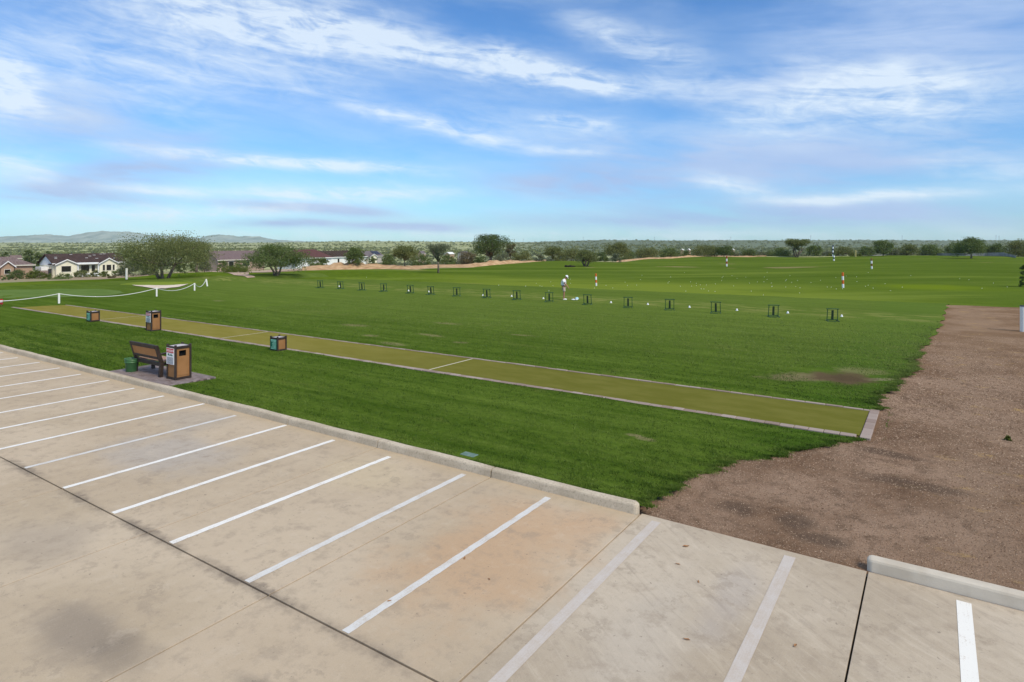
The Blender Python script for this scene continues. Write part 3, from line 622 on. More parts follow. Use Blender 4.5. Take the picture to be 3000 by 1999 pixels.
def crown_pts(W, H, hb, ncl, nl, r, shape='dome', droop=0.0):
    cl = []
    for i in range(ncl):
        ph = r.uniform(0, 2 * np.pi); q = np.sqrt(r.uniform(.0, 1)); rr = q * W / 2 * .84
        lob = 1 + .10 * np.sin(ph * 3 + ncl) + .07 * np.sin(ph * 5 + 1.3 * ncl)
        rr *= lob
        if shape == 'vase': top = hb + (H - hb) * (.70 + .30 * q) * r.uniform(.86, 1.0); low = hb + (H - hb) * (.05 + .62 * q)
        elif shape == 'round': k = math.sqrt(max(0, 1 - q * q * .92)); mid = hb + (H - hb) * .48; top = mid + (H - mid) * k; low = mid - (mid - hb) * k
        else: k = max(0, 1 - q * q * .95) ** .8; top = hb + (H - hb) * (.22 + .78 * k); low = hb + (H - hb) * .10 * (1 - q) - droop * q * hb * .6
        top *= r.uniform(.90, 1.0)
        z = top - (top - low) * (r.uniform() ** (1.6 if hb > .2 * H else 1.05)) * .98
        cl.append((rr * math.cos(ph), rr * math.sin(ph), z, W * r.uniform(.065, .145)))
    cl = np.array(cl); zc = np.percentile(cl[:, 2], 80); cl[:, 2] = np.where(cl[:, 2] > zc, zc + (cl[:, 2] - zc) * .45, cl[:, 2]); cl[:, 2] *= (H - .6 * cl[:, 3].mean()) / cl[:, 2].max()
    wt = cl[:, 3] ** 1.5; idx = r.choice(ncl, nl, p=wt / wt.sum())
    p = cl[idx, :3] + np.clip(r.normal(size=(nl, 3)), -1.7, 1.7) * cl[idx, 3][:, None] * np.array([.66, .66, .46])
    p[:, 2] = np.maximum(p[:, 2], .05 * H)
    return p, cl
def tree(label, cx, top, wpx, Y, kind='olive', shape='dome', hbf=.32, seed=0, trunks=1, lean=0.0, base=None, nl=None, cat='tree', name='tree', group=None, leaf=None, spread=.35, trunk_r=None, twigs=0):
    a = (cx - PCX) / PF; x, y = a * Y, Y; zb = ground_z(x, y) if base is None else base
    H = PH - (top - PHY) * Y / PF - zb; W = wpx * Y / PF; r = np.random.default_rng(seed + 11)
    px1024 = Y / (PF * .3413); ls = (leaf or max(.13, px1024 * 1.15)) * .8
    area = W * H; nl = int(nl * 2.1) if nl else int(min(12000, max(700, area / (ls * ls * .2) * 2.6)))
    root = thing(name, label, cat, (x, y, zb), 0, group)
    p, cl = crown_pts(W, H, H * hbf, max(18, min(64, int(nl / 45))), nl, r, shape, .5)
    if twigs:
        q = cl[np.argsort(-cl[:, 2])[:6], :3]; k = r.choice(6, twigs); p = np.concatenate([p, q[k] + r.normal(size=(twigs, 3)) * np.array([W * .09, W * .06, H * .05]) + np.array([0, 0, H * .06])])
    V, F = quads(p, ls, r)
    link('crown', npmesh('crown', V, F), LM[kind], root)
    tr = trunk_r or max(.07, .022 * W); mb = MB()
    order = r.permutation(len(cl))[:14]
    for k in range(trunks):
        ang = 2 * math.pi * k / max(1, trunks) + r.uniform(-.5, .5) + .6; sp = 0 if trunks == 1 else spread
        fx, fy = math.cos(ang) * sp * W * .25 + lean * W, math.sin(ang) * sp * W * .2
        fz = H * max(hbf, .22) * 1.05; b = Vector((math.cos(ang) * tr * .6 * (trunks > 1), math.sin(ang) * tr * .6 * (trunks > 1), -.3)); f = Vector((fx, fy, fz))
        mid = b.lerp(f, .5) + Vector((r.normal() * .05 * W * .3, r.normal() * .03 * W, 0))
        mb.tube([b, mid, f], [tr * 1.25, tr, tr * .8], 7)
        for j in order[k::trunks]:
            e = Vector(cl[j, :3]); m1 = f.lerp(e, .5) + Vector((0, 0, -.03 * H)) + Vector(r.normal(size=3) * .02 * W)
            mb.tube([f, m1, e], [tr * .6, tr * .35, tr * .1], 5)
    mb.build('trunk', M_bark, root, smooth=True)
    return root
def shrub(label, cx, bot, top, wpx, Y, kind='green', seed=0, group=None, name='shrub', base=None):
    a = (cx - PCX) / PF; zb = (ground_z(a * Y, Y) if base is None else base); zz = PH - (bot - PHY) * Y / PF
    zb = min(zb, zz) if abs(zz - zb) < 3 else zb
    H = PH - (top - PHY) * Y / PF - zb; W = wpx * Y / PF; r = np.random.default_rng(seed + 500)
    ls = max(.10, Y / (PF * .3413) * .95); nl = int(min(7000, max(320, W * H / (ls * ls * .2) * 2.4)))
    p, cl = crown_pts(W, H, H * .05, max(9, min(36, nl // 50)), nl, r, 'dome')
    V, F = quads(p, ls, r); V = V + np.array([a * Y, Y, zb])
    o = link(name, npmesh(name, V, F), LM[kind]); tag(o, label, 'shrub', group); return o

G1, G2 = 'trees beyond the driving range', 'shrubs around the houses'
tree('spreading multi-trunk mesquite tree shading the mound behind the rope fence', 482, 686, 256, 70, 'olive', 'dome', .34, 3, trunks=3, lean=-.02, nl=11000, spread=.55, leaf=.17, trunk_r=.17)
tree('dense tree crown with short pinkish trunk just behind the spreading mesquite', 578, 706, 92, 92, 'olive', 'round', .30, 4, nl=3000, trunk_r=.2)
tree('low forked tree with a domed crown growing beside the tan cart path', 806, 716, 166, 75, 'green', 'dome', .30, 5, trunks=3, nl=7500, spread=.6, leaf=.17, trunk_r=.13)
tree('bushy tree on the sand berm in front of the white walled houses', 1040, 725, 66, 104, 'green', 'dome', .25, 6, trunks=2)
tree('rounded olive tree leaning at the foot of the sand berm', 1187, 721, 80, 108, 'olive', 'round', .34, 7, lean=-.02)
tree('slim lone tree with feathery crown standing on the range grass before the berm', 1284, 714, 72, 91, 'grey', 'vase', .36, 8, trunk_r=.14, nl=2300)
tree('tallest dark green tree with full crown rising above the horizon', 1438, 687, 112, 134, 'dark', 'round', .26, 9, nl=6500, trunk_r=.35)
tree('thin brownish tree half hidden behind the tallest dark green tree', 1496, 715, 30, 150, 'brown', 'round', .2, 10)
tree('dark round tree directly behind the head of the golfer', 1618, 722, 54, 142, 'olive', 'round', .15, 11)
tree('broad low tree between the round tree and the short tree on the fairway edge', 1674, 730, 62, 166, 'olive', 'dome', .25, 12, group=G1)
tree('short forked tree with sparse low branches standing out on the grass', 1717, 733, 66, 112, 'olive', 'dome', .30, 13, trunks=3, spread=.7, nl=2600, trunk_r=.16)
tree('high crowned tree above the far putting green and pale bunker', 1808, 711, 74, 160, 'olive', 'dome', .25, 14)
tree('low wide tree just behind the end of the pinkish sand berm', 1896, 726, 78, 176, 'olive', 'dome', .2, 15)
tree('flat topped tree over the start of the far sand berm', 1966, 726, 70, 178, 'green', 'dome', .2, 16)
tree('wide clump-like tree over the middle of the far sand berm', 2064, 717, 76, 182, 'olive', 'dome', .2, 17)
tree('dark tree rising behind the red and white range pole', 2122, 722, 56, 180, 'dark', 'dome', .2, 18)
tree('squat dark tree past the end of the far sand berm', 2194, 732, 54, 188, 'dark', 'dome', .12, 19)
tree('low dark tree beside the pale vase shaped tree', 2282, 727, 74, 194, 'green', 'dome', .12, 20)
tree('pale vase shaped tree with fanning limbs topping the horizon', 2334, 702, 68, 188, 'olive', 'vase', .34, 21, trunks=4, spread=.9, trunk_r=.22, nl=3200)
tree('dark tree tucked behind the pale vase shaped tree', 2388, 719, 48, 198, 'green', 'dome', .15, 22)
tree('grey green tree between the blue poles and the yellow post', 2472, 722, 62, 198, 'olive', 'dome', .15, 23)
tree('small tree standing just past the yellow post', 2538, 722, 46, 196, 'green', 'dome', .15, 24)
tree('big round tree behind the brown and white pole', 2588, 704, 60, 196, 'green', 'round', .05, 25)
tree('low spreading tree behind the thin grey fence start', 2656, 716, 72, 204, 'olive', 'dome', .1, 26)
tree('dark spreading tree behind the middle of the grey fence', 2724, 717, 70, 204, 'green', 'dome', .1, 27)
tree('bright green tree behind the fence next to the lone grass tree', 2800, 709, 60, 204, 'green', 'dome', .1, 28)
tree('lone tree on short trunk standing on the grass before the grey fence', 2845, 697, 82, 160, 'green', 'dome', .24, 29, trunk_r=.22, nl=4200)
tree('dark tree behind the corner of the grey fence', 2918, 712, 58, 202, 'dark', 'dome', .1, 30)
tree('tall olive tree behind the grey fence end at the frame edge', 2982, 703, 76, 202, 'olive', 'dome', .1, 31)
tree('dark green tree over the tan house roof', 85, 733, 26, 190, 'dark', 'round', .1, 32)
tree('low green tree between the tan roof and the cream house', 112, 739, 30, 192, 'green', 'dome', .1, 33)
tree('small dark tree far behind the tan house', 13, 739, 20, 200, 'dark', 'round', .1, 34)
tree('little tree peeking beside the brown roof ridge', 143, 736, 16, 200, 'green', 'round', .1, 35)
tree('grey tree hugging the end wall of the mauve roofed house', 600, 752, 40, 130, 'grey', 'dome', .1, 36)
for i, (cx, b, t, wp, Y, kd, lab) in enumerate([
    (50, 809, 791, 56, 118, 'dark', 'dark hedge-like bush against the tan house wall'), (104, 818, 791, 44, 108, 'bright', 'large yellow green bush in front of the low garden wall'),
    (16, 818, 806, 20, 100, 'green', 'small round bush on the gravel yard of the tan house'), (37, 819, 807, 20, 100, 'dark', 'small dark bush next to the round one on the gravel yard'),
    (133, 812, 800, 34, 110, 'bright', 'flat yellow green bush spilling beside the dark gate'), (144, 822, 806, 12, 96, 'dark', 'little dark upright bush below the dark gate'),
    (190, 819, 800, 46, 118, 'green', 'green bush under the picture window of the cream house'), (178, 823, 812, 60, 92, 'green', 'low green ground-hugging bush at the lawn edge below the cream house'), (240, 815, 792, 46, 122, 'olive', 'olive bush in front of the covered porch'),
    (277, 813, 793, 28, 126, 'olive', 'narrow bush between the porch and the triple window'), (305, 815, 795, 34, 122, 'bright', 'rounded bush under the triple window'),
    (345, 808, 788, 34, 128, 'green', 'bush at the end wall of the cream house'), (384, 812, 762, 70, 100, 'grey', 'big grey green bush beside the tall white post'), (440, 806, 768, 60, 92, 'grey', 'big grey bush under the limbs of the spreading mesquite'),
    (330, 817, 806, 26, 88, 'brown', 'dry tan bush at the foot of the tall white post'), (530, 792, 772, 30, 96, 'dark', 'small dark shrub behind the mound'), (566, 790, 772, 28, 100, 'dark', 'dark shrub in front of the mauve roofed house end'),
    (652, 786, 764, 34, 140, 'green', 'green shrub by the mauve roofed house porch'), (706, 786, 762, 46, 120, 'green', 'broad shrub between the mauve house and the forked tree'), (690, 792, 780, 90, 104, 'bright', 'long low yellow green shrub along the cart path'),
    (925, 780, 755, 66, 116, 'green', 'wide shrub under the maroon roof'), (952, 778, 758, 26, 112, 'green', 'small shrub against the white wall beside the berm'), (1092, 770, 752, 28, 120, 'green', 'shrub below the small grey gabled house'),
    (1138, 774, 746, 50, 122, 'green', 'shrub beside the rounded olive tree'), (1234, 776, 744, 66, 124, 'green', 'shrub between the rounded olive tree and the slim lone tree'), (1310, 776, 746, 54, 122, 'green', 'shrub just behind the slim lone tree'),
    (1364, 776, 738, 76, 128, 'brown', 'brownish wide shrub beside the tallest tree'), (1410, 772, 752, 50, 126, 'dark', 'dark shrub beneath the tallest tree'), (1472, 766, 743, 58, 128, 'grey', 'grey green shrub below the crown of the tallest tree'),
    (1532, 764, 737, 66, 144, 'olive', 'broad shrub behind the crest of the sand berm'), (1582, 764, 745, 34, 140, 'grey', 'grey shrub between the berm crest and the round tree'), (1640, 764, 740, 40, 158, 'olive', 'shrub beside the dark round tree'),
    (1806, 766, 741, 32, 130, 'grey', 'pale grey shrub standing before the far bunker'), (1844, 756, 738, 44, 172, 'green', 'low shrub past the high crowned tree'), (1760, 756, 738, 50, 172, 'dark', 'dark shrub below the high crowned tree'),
    (2008, 752, 734, 34, 186, 'green', 'small shrub in a gap above the far sand berm'), (2152, 752, 738, 28, 188, 'grey', 'pale shrub past the red and white pole'), (2236, 752, 738, 40, 196, 'grey', 'grey shrub between the squat dark tree and the low dark tree'),
    (2424, 750, 736, 36, 200, 'grey', 'grey shrub behind the blue and white poles'), (2432, 751, 744, 18, 192, 'bright', 'pale round bush by the foot of the blue poles'), (2510, 750, 742, 40, 194, 'bright', 'pale low bush at the foot of the yellow post'),
    (2622, 744, 730, 34, 204, 'grey', 'grey shrub past the big round tree'), (2872, 744, 722, 50, 204, 'green', 'green shrub filling the gap behind the lone grass tree'), (3006, 846, 775, 34, 58, 'dark', 'dark green shrub at the edge of the range beside the gravel')]):
    shrub(lab, cx, b, t, wp, Y, kd, i)
shrub('weedy green tuft growing alone on the bare gravel strip', 2952, 1290, 1281, 22, ((PH - .07) * PF) / (1290 - PHY), 'bright', 77, name='weed')
def scrub():
    def cloud(n, lo, hi, per, size, name, m, lab, amin=-.95):
        a = rng.uniform(amin, .95, n); Y = np.exp(rng.uniform(np.log(lo), np.log(hi), n)); ok = Y > Yb(a) + 14
        # clearings round the houses
        X = a * Y
        ok &= ~((a < -.42) & (Y < 185)) & ~((a < -.15) & (Y < 230))
        a, Y, X = a[ok], Y[ok], X[ok]; n = len(a); z = zdes(X, Y); rr = size * rng.uniform(.6, 1.5, n) * np.clip(Y / 500, .8, 2.6)
        p = rng.normal(size=(n, per, 3)); p /= np.linalg.norm(p, axis=2)[..., None]; p *= rng.uniform(.4, 1, (n, per, 1)); p[..., 2] = np.abs(p[..., 2]) * .75
        c = np.stack([X, Y, z], -1)[:, None] + p * rr[:, None, None]
        V, F = quads(c.reshape(-1, 3), np.repeat(rr * .75, per), rng)
        o = link(name, npmesh(name, V, F), m); tag(o, lab, 'scrub', kind='stuff')
    cloud(5200, 190, 900, 22, 1.3, 'desert_scrub', LM['grey'], 'grey green scrub dotted over the far desert plain')
    cloud(8000, 600, 2900, 12, 1.7, 'far_scrub', LM['olive'], 'dark scrub blanketing the distant flats below the ridge')
scrub()

# ------------------------------------------------------------------ houses
def stucco(name, c): return mat(name, rough=.9, build=mottled(tuple(q * .93 for q in c), c, 1.5, 4))
M_cream = stucco('cream_stucco', (.80, .74, .55)); M_tan = stucco('tan_stucco', (.40, .27, .18)); M_pink = stucco('pink_stucco', (.42, .30, .23)); M_white = stucco('white_stucco', (.80, .79, .76)); M_greywall = stucco('grey_stucco', (.45, .41, .36))
def tiles(name, a, b, line=.55):
    return mat(name, rough=.85, build=lambda g: (lambda n: g.mix(g.step(n, .3, .7), a, b))(g.noise(g.v('MULTIPLY', g.n('ShaderNodeTexCoord').outputs['Object'], (5.0, .8, .8)), 1.0, 5, .7)),
               bump=lambda g: (g.m('SINE', g.m('MULTIPLY', g.sep(g.n('ShaderNodeTexCoord').outputs['Object'])[0], 18.0)), .5, .08))
M_rbrown = tiles('dark_brown_tiles', (.032, .018, .014), (.085, .05, .042)); M_rmauve = tiles('mauve_tiles', (.135, .090, .085), (.20, .145, .14)); M_rtan = tiles('weathered_tiles', (.13, .085, .070), (.23, .17, .16)); M_rmaroon = tiles('maroon_tiles', (.085, .032, .028), (.13, .055, .05)); M_rgrey = tiles('grey_tiles', (.12, .10, .10), (.19, .16, .16))
M_glass = mat('window_glass', (.010, .013, .012), .08, spec=.6); M_frame = mat('window_frame', (.62, .58, .48), .6); M_trim = mat('white_trim', (.78, .77, .74), .6); M_slab = mat('solar_panel', (.012, .016, .035), .25)
HRZ = math.atan2(TD[1], TD[0])
def house(name, label, ox, oy, zb, L, D, eave, rise, wall, roof, hip=0.0, over=.45, gable_end=None):
    root = thing(name, label, 'house', (ox, oy, zb), HRZ)
    mb = MB(); h = eave
    mb.box(0, L, 0, D, -5.0 if name == 'distant_house' else -2.0, h)
    if hip == 0:
        mb.hexa([(0, 0, h), (.2, 0, h), (.2, D, h), (0, D, h)], [(0, D / 2 - .01, h + rise), (.2, D / 2 - .01, h + rise), (.2, D / 2 + .01, h + rise), (0, D / 2 + .01, h + rise)])
        mb.hexa([(L - .2, 0, h), (L, 0, h), (L, D, h), (L - .2, D, h)], [(L - .2, D / 2 - .01, h + rise), (L, D / 2 - .01, h + rise), (L, D / 2 + .01, h + rise), (L - .2, D / 2 + .01, h + rise)])
    mb.build('wall', wall, root)
    r = MB(); o = over; k = rise / (D / 2); e = h - o * k + .06; th = .16; hp = hip
    A = [(-o, -o, e), (L + o, -o, e), (L + o - hp - (o if hp else 0), D / 2, h + rise + .06), (-o + hp + (o if hp else 0), D / 2, h + rise + .06)]
    B = [(-o, D + o, e), (L + o, D + o, e), A[2], A[3]]
    up = lambda q: [(x, y, z + th) for x, y, z in q]
    r.hexa(A, up(A)); r.hexa(B, up(B))
    if hp:
        r.hexa([A[0], A[3], B[0], B[0]], up([A[0], A[3], B[0], B[0]])); r.hexa([A[1], A[2], B[1], B[1]], up([A[1], A[2], B[1], B[1]]))
    ro = r.build('roof', roof, root)
    f = MB(); f.box(-o, L + o, -o - .05, -o - .003, e - .04, e + th + .02)
    f.build('fascia', M_trim if wall in (M_cream, M_white) else M_frame, root)
    return root, ro
def window(root, x0, x1, z0, z1, y=0.0):
    f = MB(); t = .09
    f.box(x0 - t, x1 + t, y - .06, y + .02, z0 - t, z0); f.box(x0 - t, x1 + t, y - .06, y + .02, z1, z1 + t); f.box(x0 - t, x0, y - .06, y + .02, z0, z1); f.box(x1, x1 + t, y - .06, y + .02, z0, z1)
    fr = f.build('window', M_frame, root); p = MB(); p.box(x0, x1, y - .03, y - .005, z0, z1); p.build('pane', M_glass, fr)
def bay(root, x0, x1, dep, h, rise, wall, roof, win):   # projecting front gable
    b = MB(); b.box(x0, x1, -dep, -.003, -1.5, h); xm = (x0 + x1) / 2
    b.hexa([(x0, -dep, h), (x1, -dep, h), (x1, -dep + .15, h), (x0, -dep + .15, h)], [(xm - .02, -dep, h + rise), (xm + .02, -dep, h + rise), (xm + .02, -dep + .15, h + rise), (xm - .02, -dep + .15, h + rise)])
    b.build('bay', wall, root)
    r = MB(); o = .35; k = rise / ((x1 - x0) / 2); e = h - o * k
    for a, s in ((x0 - o, 1), (x1 + o, 1)):
        q = [(a, -dep - o, e + .03), (a, 2.6, e + .03), (xm, 2.6, h + rise + .03), (xm, -dep - o, h + rise + .03)]
        r.hexa(q, [(x, y, z + .13) for x, y, z in q])
    r.build('bay_roof', roof, root)
    t = MB()
    for a in (x0 - o, x1 + o):
        q = [(a, -dep - o - .06, e - .06), (xm, -dep - o - .06, h + rise - .04), (xm, -dep - o - .06, h + rise + .18), (a, -dep - o - .06, e + .16)]
        t.hexa(q, [(x, y + .055, z) for x, y, z in q])
    t.build('gable_trim', M_trim, root)
    for (a, c, z0, z1) in win: window(root, a, c, z0, z1, -dep)
# cream house
hx, hy, _ = atY(157, 771.7, 140); zb = -3.4
cream, rr = house('cream_house', 'cream stucco house with dark brown tiled roof and two front gables', hx, hy, zb, 14.8, 7.6, 2.72, 1.85, M_cream, M_rbrown)
bay(cream, .12, 4.2, 1.0, 2.5, .95, M_cream, M_rbrown, [(1.15, 3.0, .8, 2.05)])
bay(cream, 8.9, 12.7, 1.0, 2.5, 1.1, M_cream, M_rbrown, [(9.55, 10.0, .8, 2.1), (10.35, 11.35, .8, 2.1), (11.7, 12.1, .8, 2.1)])
window(cream, 5.4, 7.1, .6, 2.15); window(cream, 7.6, 8.3, .7, 2.1)
q = MB(); q.box(4.3, 4.55, -1.0, -.75, -1, 2.35); q.box(8.55, 8.8, -1.0, -.75, -1, 2.35); q.box(4.3, 8.8, -1.1, -.55, 2.35, 2.6); q.build('porch', M_white, cream)
q = MB(); q.box(4.25, 8.85, -.95, -.8, -1.0, .35); q.build('porch_wall', M_white, cream)
r_ = random.Random(5)
for i in range(13):
    x, f = r_.uniform(.5, 14.2), r_.uniform(.25, .9); z = 2.72 + 1.85 * f + .26; q = MB(); q.box(x, x + .5, 3.8 * f - .15, 3.8 * f + .15, z, z + .07)
    q.build('roof_vent', M_trim, cream)
# gable end siding in white
q = MB(); q.hexa([(-.03, 0, 2.2), (-.005, 0, 2.2), (-.005, 7.6, 2.2), (-.03, 7.6, 2.2)], [(-.03, 3.78, 4.5), (-.005, 3.78, 4.5), (-.005, 3.82, 4.5), (-.03, 3.82, 4.5)]); q.box(-1.6, -.035, 2.2, 5.4, -1, 1.9); q.build('end_wall', M_white, cream)
# tan house
tx, ty = hx - 4.1 * TD[0] - 20 * TD[0] + .5 * SD[0], hy - 24.1 * TD[1] + .5 * SD[1]
tan, rr = house('tan_house', 'tan stucco house with weathered pinkish tile roof', tx, ty, -3.6, 20, 8.0, 2.75, 1.55, M_tan, M_rtan, hip=2.5)
bay(tan, 14.2, 16.4, .8, 2.6, .95, M_tan, M_rtan, [(14.8, 15.8, 1.0, 1.9)])
window(tan, 10.5, 12.0, .9, 2.0)
q = MB(); q.box(7, 7.8, 1.4, 1.8, 3.5, 3.75); q.build('roof_vent', M_trim, tan)
# garden wall with gate between
gx, gy, gz_ = atY(98, 812, 128); g2 = atY(139, 813, 134)
q = MB(); q.beam((gx, gy, -3.3), (g2[0], g2[1], -3.45), .25, 3.0); o = q.build('garden_wall', M_pink); tag(o, 'low pinkish garden wall joining the tan house to the cream house', 'wall')
q = MB(); a, b = atY(141, 805, 135), atY(151, 805, 137); q.beam((a[0], a[1], -2.7), (b[0], b[1], -2.7), .08, 1.9); o = q.build('yard_gate', mat('dark_gate', (.02, .02, .025), .6)); tag(o, 'dark metal yard gate beside the cream house', 'gate')
# mauve roofed house
mx, my, mz = atY(639, 762, 165)
mauve, rr = house('mauve_roofed_house', 'house with broad mauve tile roof seen past the spreading mesquite', mx, my, mz - 2.75, 13.7, 8, 2.75, 2.1, M_pink, M_rmauve)
window(mauve, 3.0, 4.4, .2, 2.2); window(mauve, 7, 9, .9, 2.1)
# maroon roofed house
x1, y1, z1 = atY(970, 754, 180); o_ = (x1 - 12 * TD[0], y1 - 12 * TD[1])
maroon, rr = house('maroon_roofed_house', 'house with hipped maroon roof behind the forked tree', o_[0], o_[1], z1 - 2.75, 12, 8, 2.75, 2.05, M_white, M_rmaroon, hip=2.6)
window(maroon, 8, 9.2, .9, 2.0)
x1, y1, z1 = atY(958, 754, 214)
dk, rr = house('dark_roofed_house', 'white walled house with unfinished dark lattice roof', x1, y1, z1 - 2.75, 17.5, 8, 2.75, 1.9, M_white, M_rbrown)
q = MB()
for i in range(15): q.beam((i * 1.2 + .3, -.3, 2.95), (i * 1.2 + .3, 3.9, 4.95), .12, .18)
for j in range(4): q.beam((0, .4 + j * .9, 3.35 + j * .43), (17.4, .4 + j * .9, 3.35 + j * .43), .1, .14)
q.build('roof_lattice', mat('roof_timber', (.11, .08, .06), .9), dk)
window(dk, 4.6, 5.3, .3, 2.1); window(dk, 13, 14, .8, 2.0)
x1, y1, z1 = atY(1074, 751, 258)
gh, rr = house('small_gabled_house', 'small grey roofed house with pale gable and solar panels', x1, y1, z1 - 2.7, 9, 7, 2.7, 1.9, M_greywall, M_rgrey)
bay(gh, .6, 4.2, 1.5, 2.5, 1.0, M_cream, M_rgrey, [(1.6, 3.0, .8, 1.9)])
q = MB(); q.hexa([(4.6, .6, 3.35), (8.4, .6, 3.35), (8.4, 2.9, 4.6), (4.6, 2.9, 4.6)], [(4.6, .55, 3.42), (8.4, .55, 3.42), (8.4, 2.85, 4.67), (4.6, 2.85, 4.67)]); q.build('solar_panel', M_slab, gh)
for (cx, yt, yb_, wpx, Y, wl, rf, lab) in ((1243, 735, 744, 16, 330, M_pink, M_rgrey, 'distant pinkish house above the rounded olive tree'), (1327, 739, 745, 20, 360, M_tan, M_trim, 'distant white roofed building seen past the slim lone tree'), (1372, 737, 744, 26, 380, M_greywall, M_rgrey, 'distant grey roofed house beside the tallest tree'),
        (2005, 730, 733, 9, 420, M_tan, M_trim, 'tiny distant white building above the flat topped tree'), (2024, 729, 733, 8, 430, M_tan, M_trim, 'tiny distant pale building next to the wide clump-like tree'), (2154, 729, 733, 10, 420, M_tan, M_trim, 'tiny distant bright building past the red and white pole'), (1012, 736, 742, 60, 300, M_greywall, M_rgrey, 'distant long grey roof behind the unfinished house'), (45, 748, 758, 22, 230, M_pink, M_rtan, 'far small house behind the tan roof')):
    x1, y1, z1 = atY(cx - wpx / 2, yb_, Y); Lw = wpx * Y / PF / .9
    house('distant_house', lab, x1, y1, z1 - 2.2, Lw, min(5, Lw * .8), 2.2, max(.4, (yb_ - yt) * Y / PF * .8), wl, rf, over=.2)

# ------------------------------------------------------------------ bench, bins, bucket
M_wood = mat('brown_recycled_plastic', rough=.55, spec=.35, build=mottled((.030, .019, .014), (.048, .032, .024), 6, 4)); M_orange = mat('cedar_panel', rough=.6, build=mottled((.27, .125, .042), (.33, .16, .058), 2.5, 5, .35, .65)); M_seat = mat('cedar_slats', rough=.6, build=mottled((.36, .20, .13), (.43, .26, .18), 5, 4))
M_lid = mat('bin_lid', (.52, .46, .44), .5); M_black = mat('dark_opening', (.006, .005, .005), .9); M_sign = mat('sign_white', (.80, .79, .78), .5); M_red = mat('sign_red', (.50, .02, .03), .5); M_pinkp = mat('sign_pink', (.78, .52, .52), .5); M_teal = mat('sign_teal', (.008, .135, .082), .5); M_mint = mat('sign_mint', (.42, .82, .62), .5); M_ink = mat('sign_ink', (.05, .05, .06), .6)
RZ = math.atan2(SD[1], SD[0])        # local x along the kerb, local y towards the range
def bench():
    root = thing('park_bench', 'dark brown bench with orange back panel facing the range', 'bench', P(-20.07, 10.0, .122), RZ)
    L = .76
    for sx in (-1, 1):
        x = sx * L; m = MB()
        m.hexa([(x - .05, -.32, 0), (x + .05, -.32, 0), (x + .05, -.22, 0), (x - .05, -.22, 0)], [(x - .05, -.30, .42), (x + .05, -.30, .42), (x + .05, -.19, .42), (x - .05, -.19, .42)])
        m.hexa([(x - .05, -.30, .42), (x + .05, -.30, .42), (x + .05, -.19, .42), (x - .05, -.19, .42)], [(x - .05, -.45, .97), (x + .05, -.45, .97), (x + .05, -.36, .97), (x - .05, -.36, .97)])
        m.build('rear_leg', M_wood, root, bevel=.012)
        m = MB(); m.box(x - .05, x + .05, .22, .31, 0, .66, .012); m.build('front_leg', M_wood, root)
        m = MB(); m.box(x - .055, x + .055, -.36, .34, .662, .715, .015); m.build('armrest', M_wood, root)
        m = MB(); m.box(x - .03, x + .03, -.19, .22, .33, .42); m.build('side_rail', M_wood, root)
    M = Matrix.Translation((0, -.30, .42)) @ Matrix.Rotation(R(15.5), 4, 'X')
    m = MB(); m.box(-L + .05, L - .05, -.0, .055, .44, .57, .012, M=M); m.box(-L + .05, L - .05, -.0, .055, .10, .19, .012, M=M); m.build('back_rail', M_wood, root)
    m = MB(); m.box(-L + .05, L - .05, .012, .04, .192, .438, M=M); m.build('back_panel', mat('bench_panel_orange', rough=.55, build=mottled((.37, .165, .055), (.44, .205, .075), 2.5, 5, .35, .65)), root)
    for i in range(4):
        m = MB(); y = -.185 + i * .118; m.box(-L + .05, L - .05, y, y + .106, .425, .462, .008); m.build('seat_slat', M_seat, root)
    m = MB(); m.box(-L + .05, L - .05, -.265, -.195, .31, .422, .01); m.box(-L + .05, L - .05, .235, .29, .31, .422, .01); m.build('seat_rail', M_wood, root)
bench()
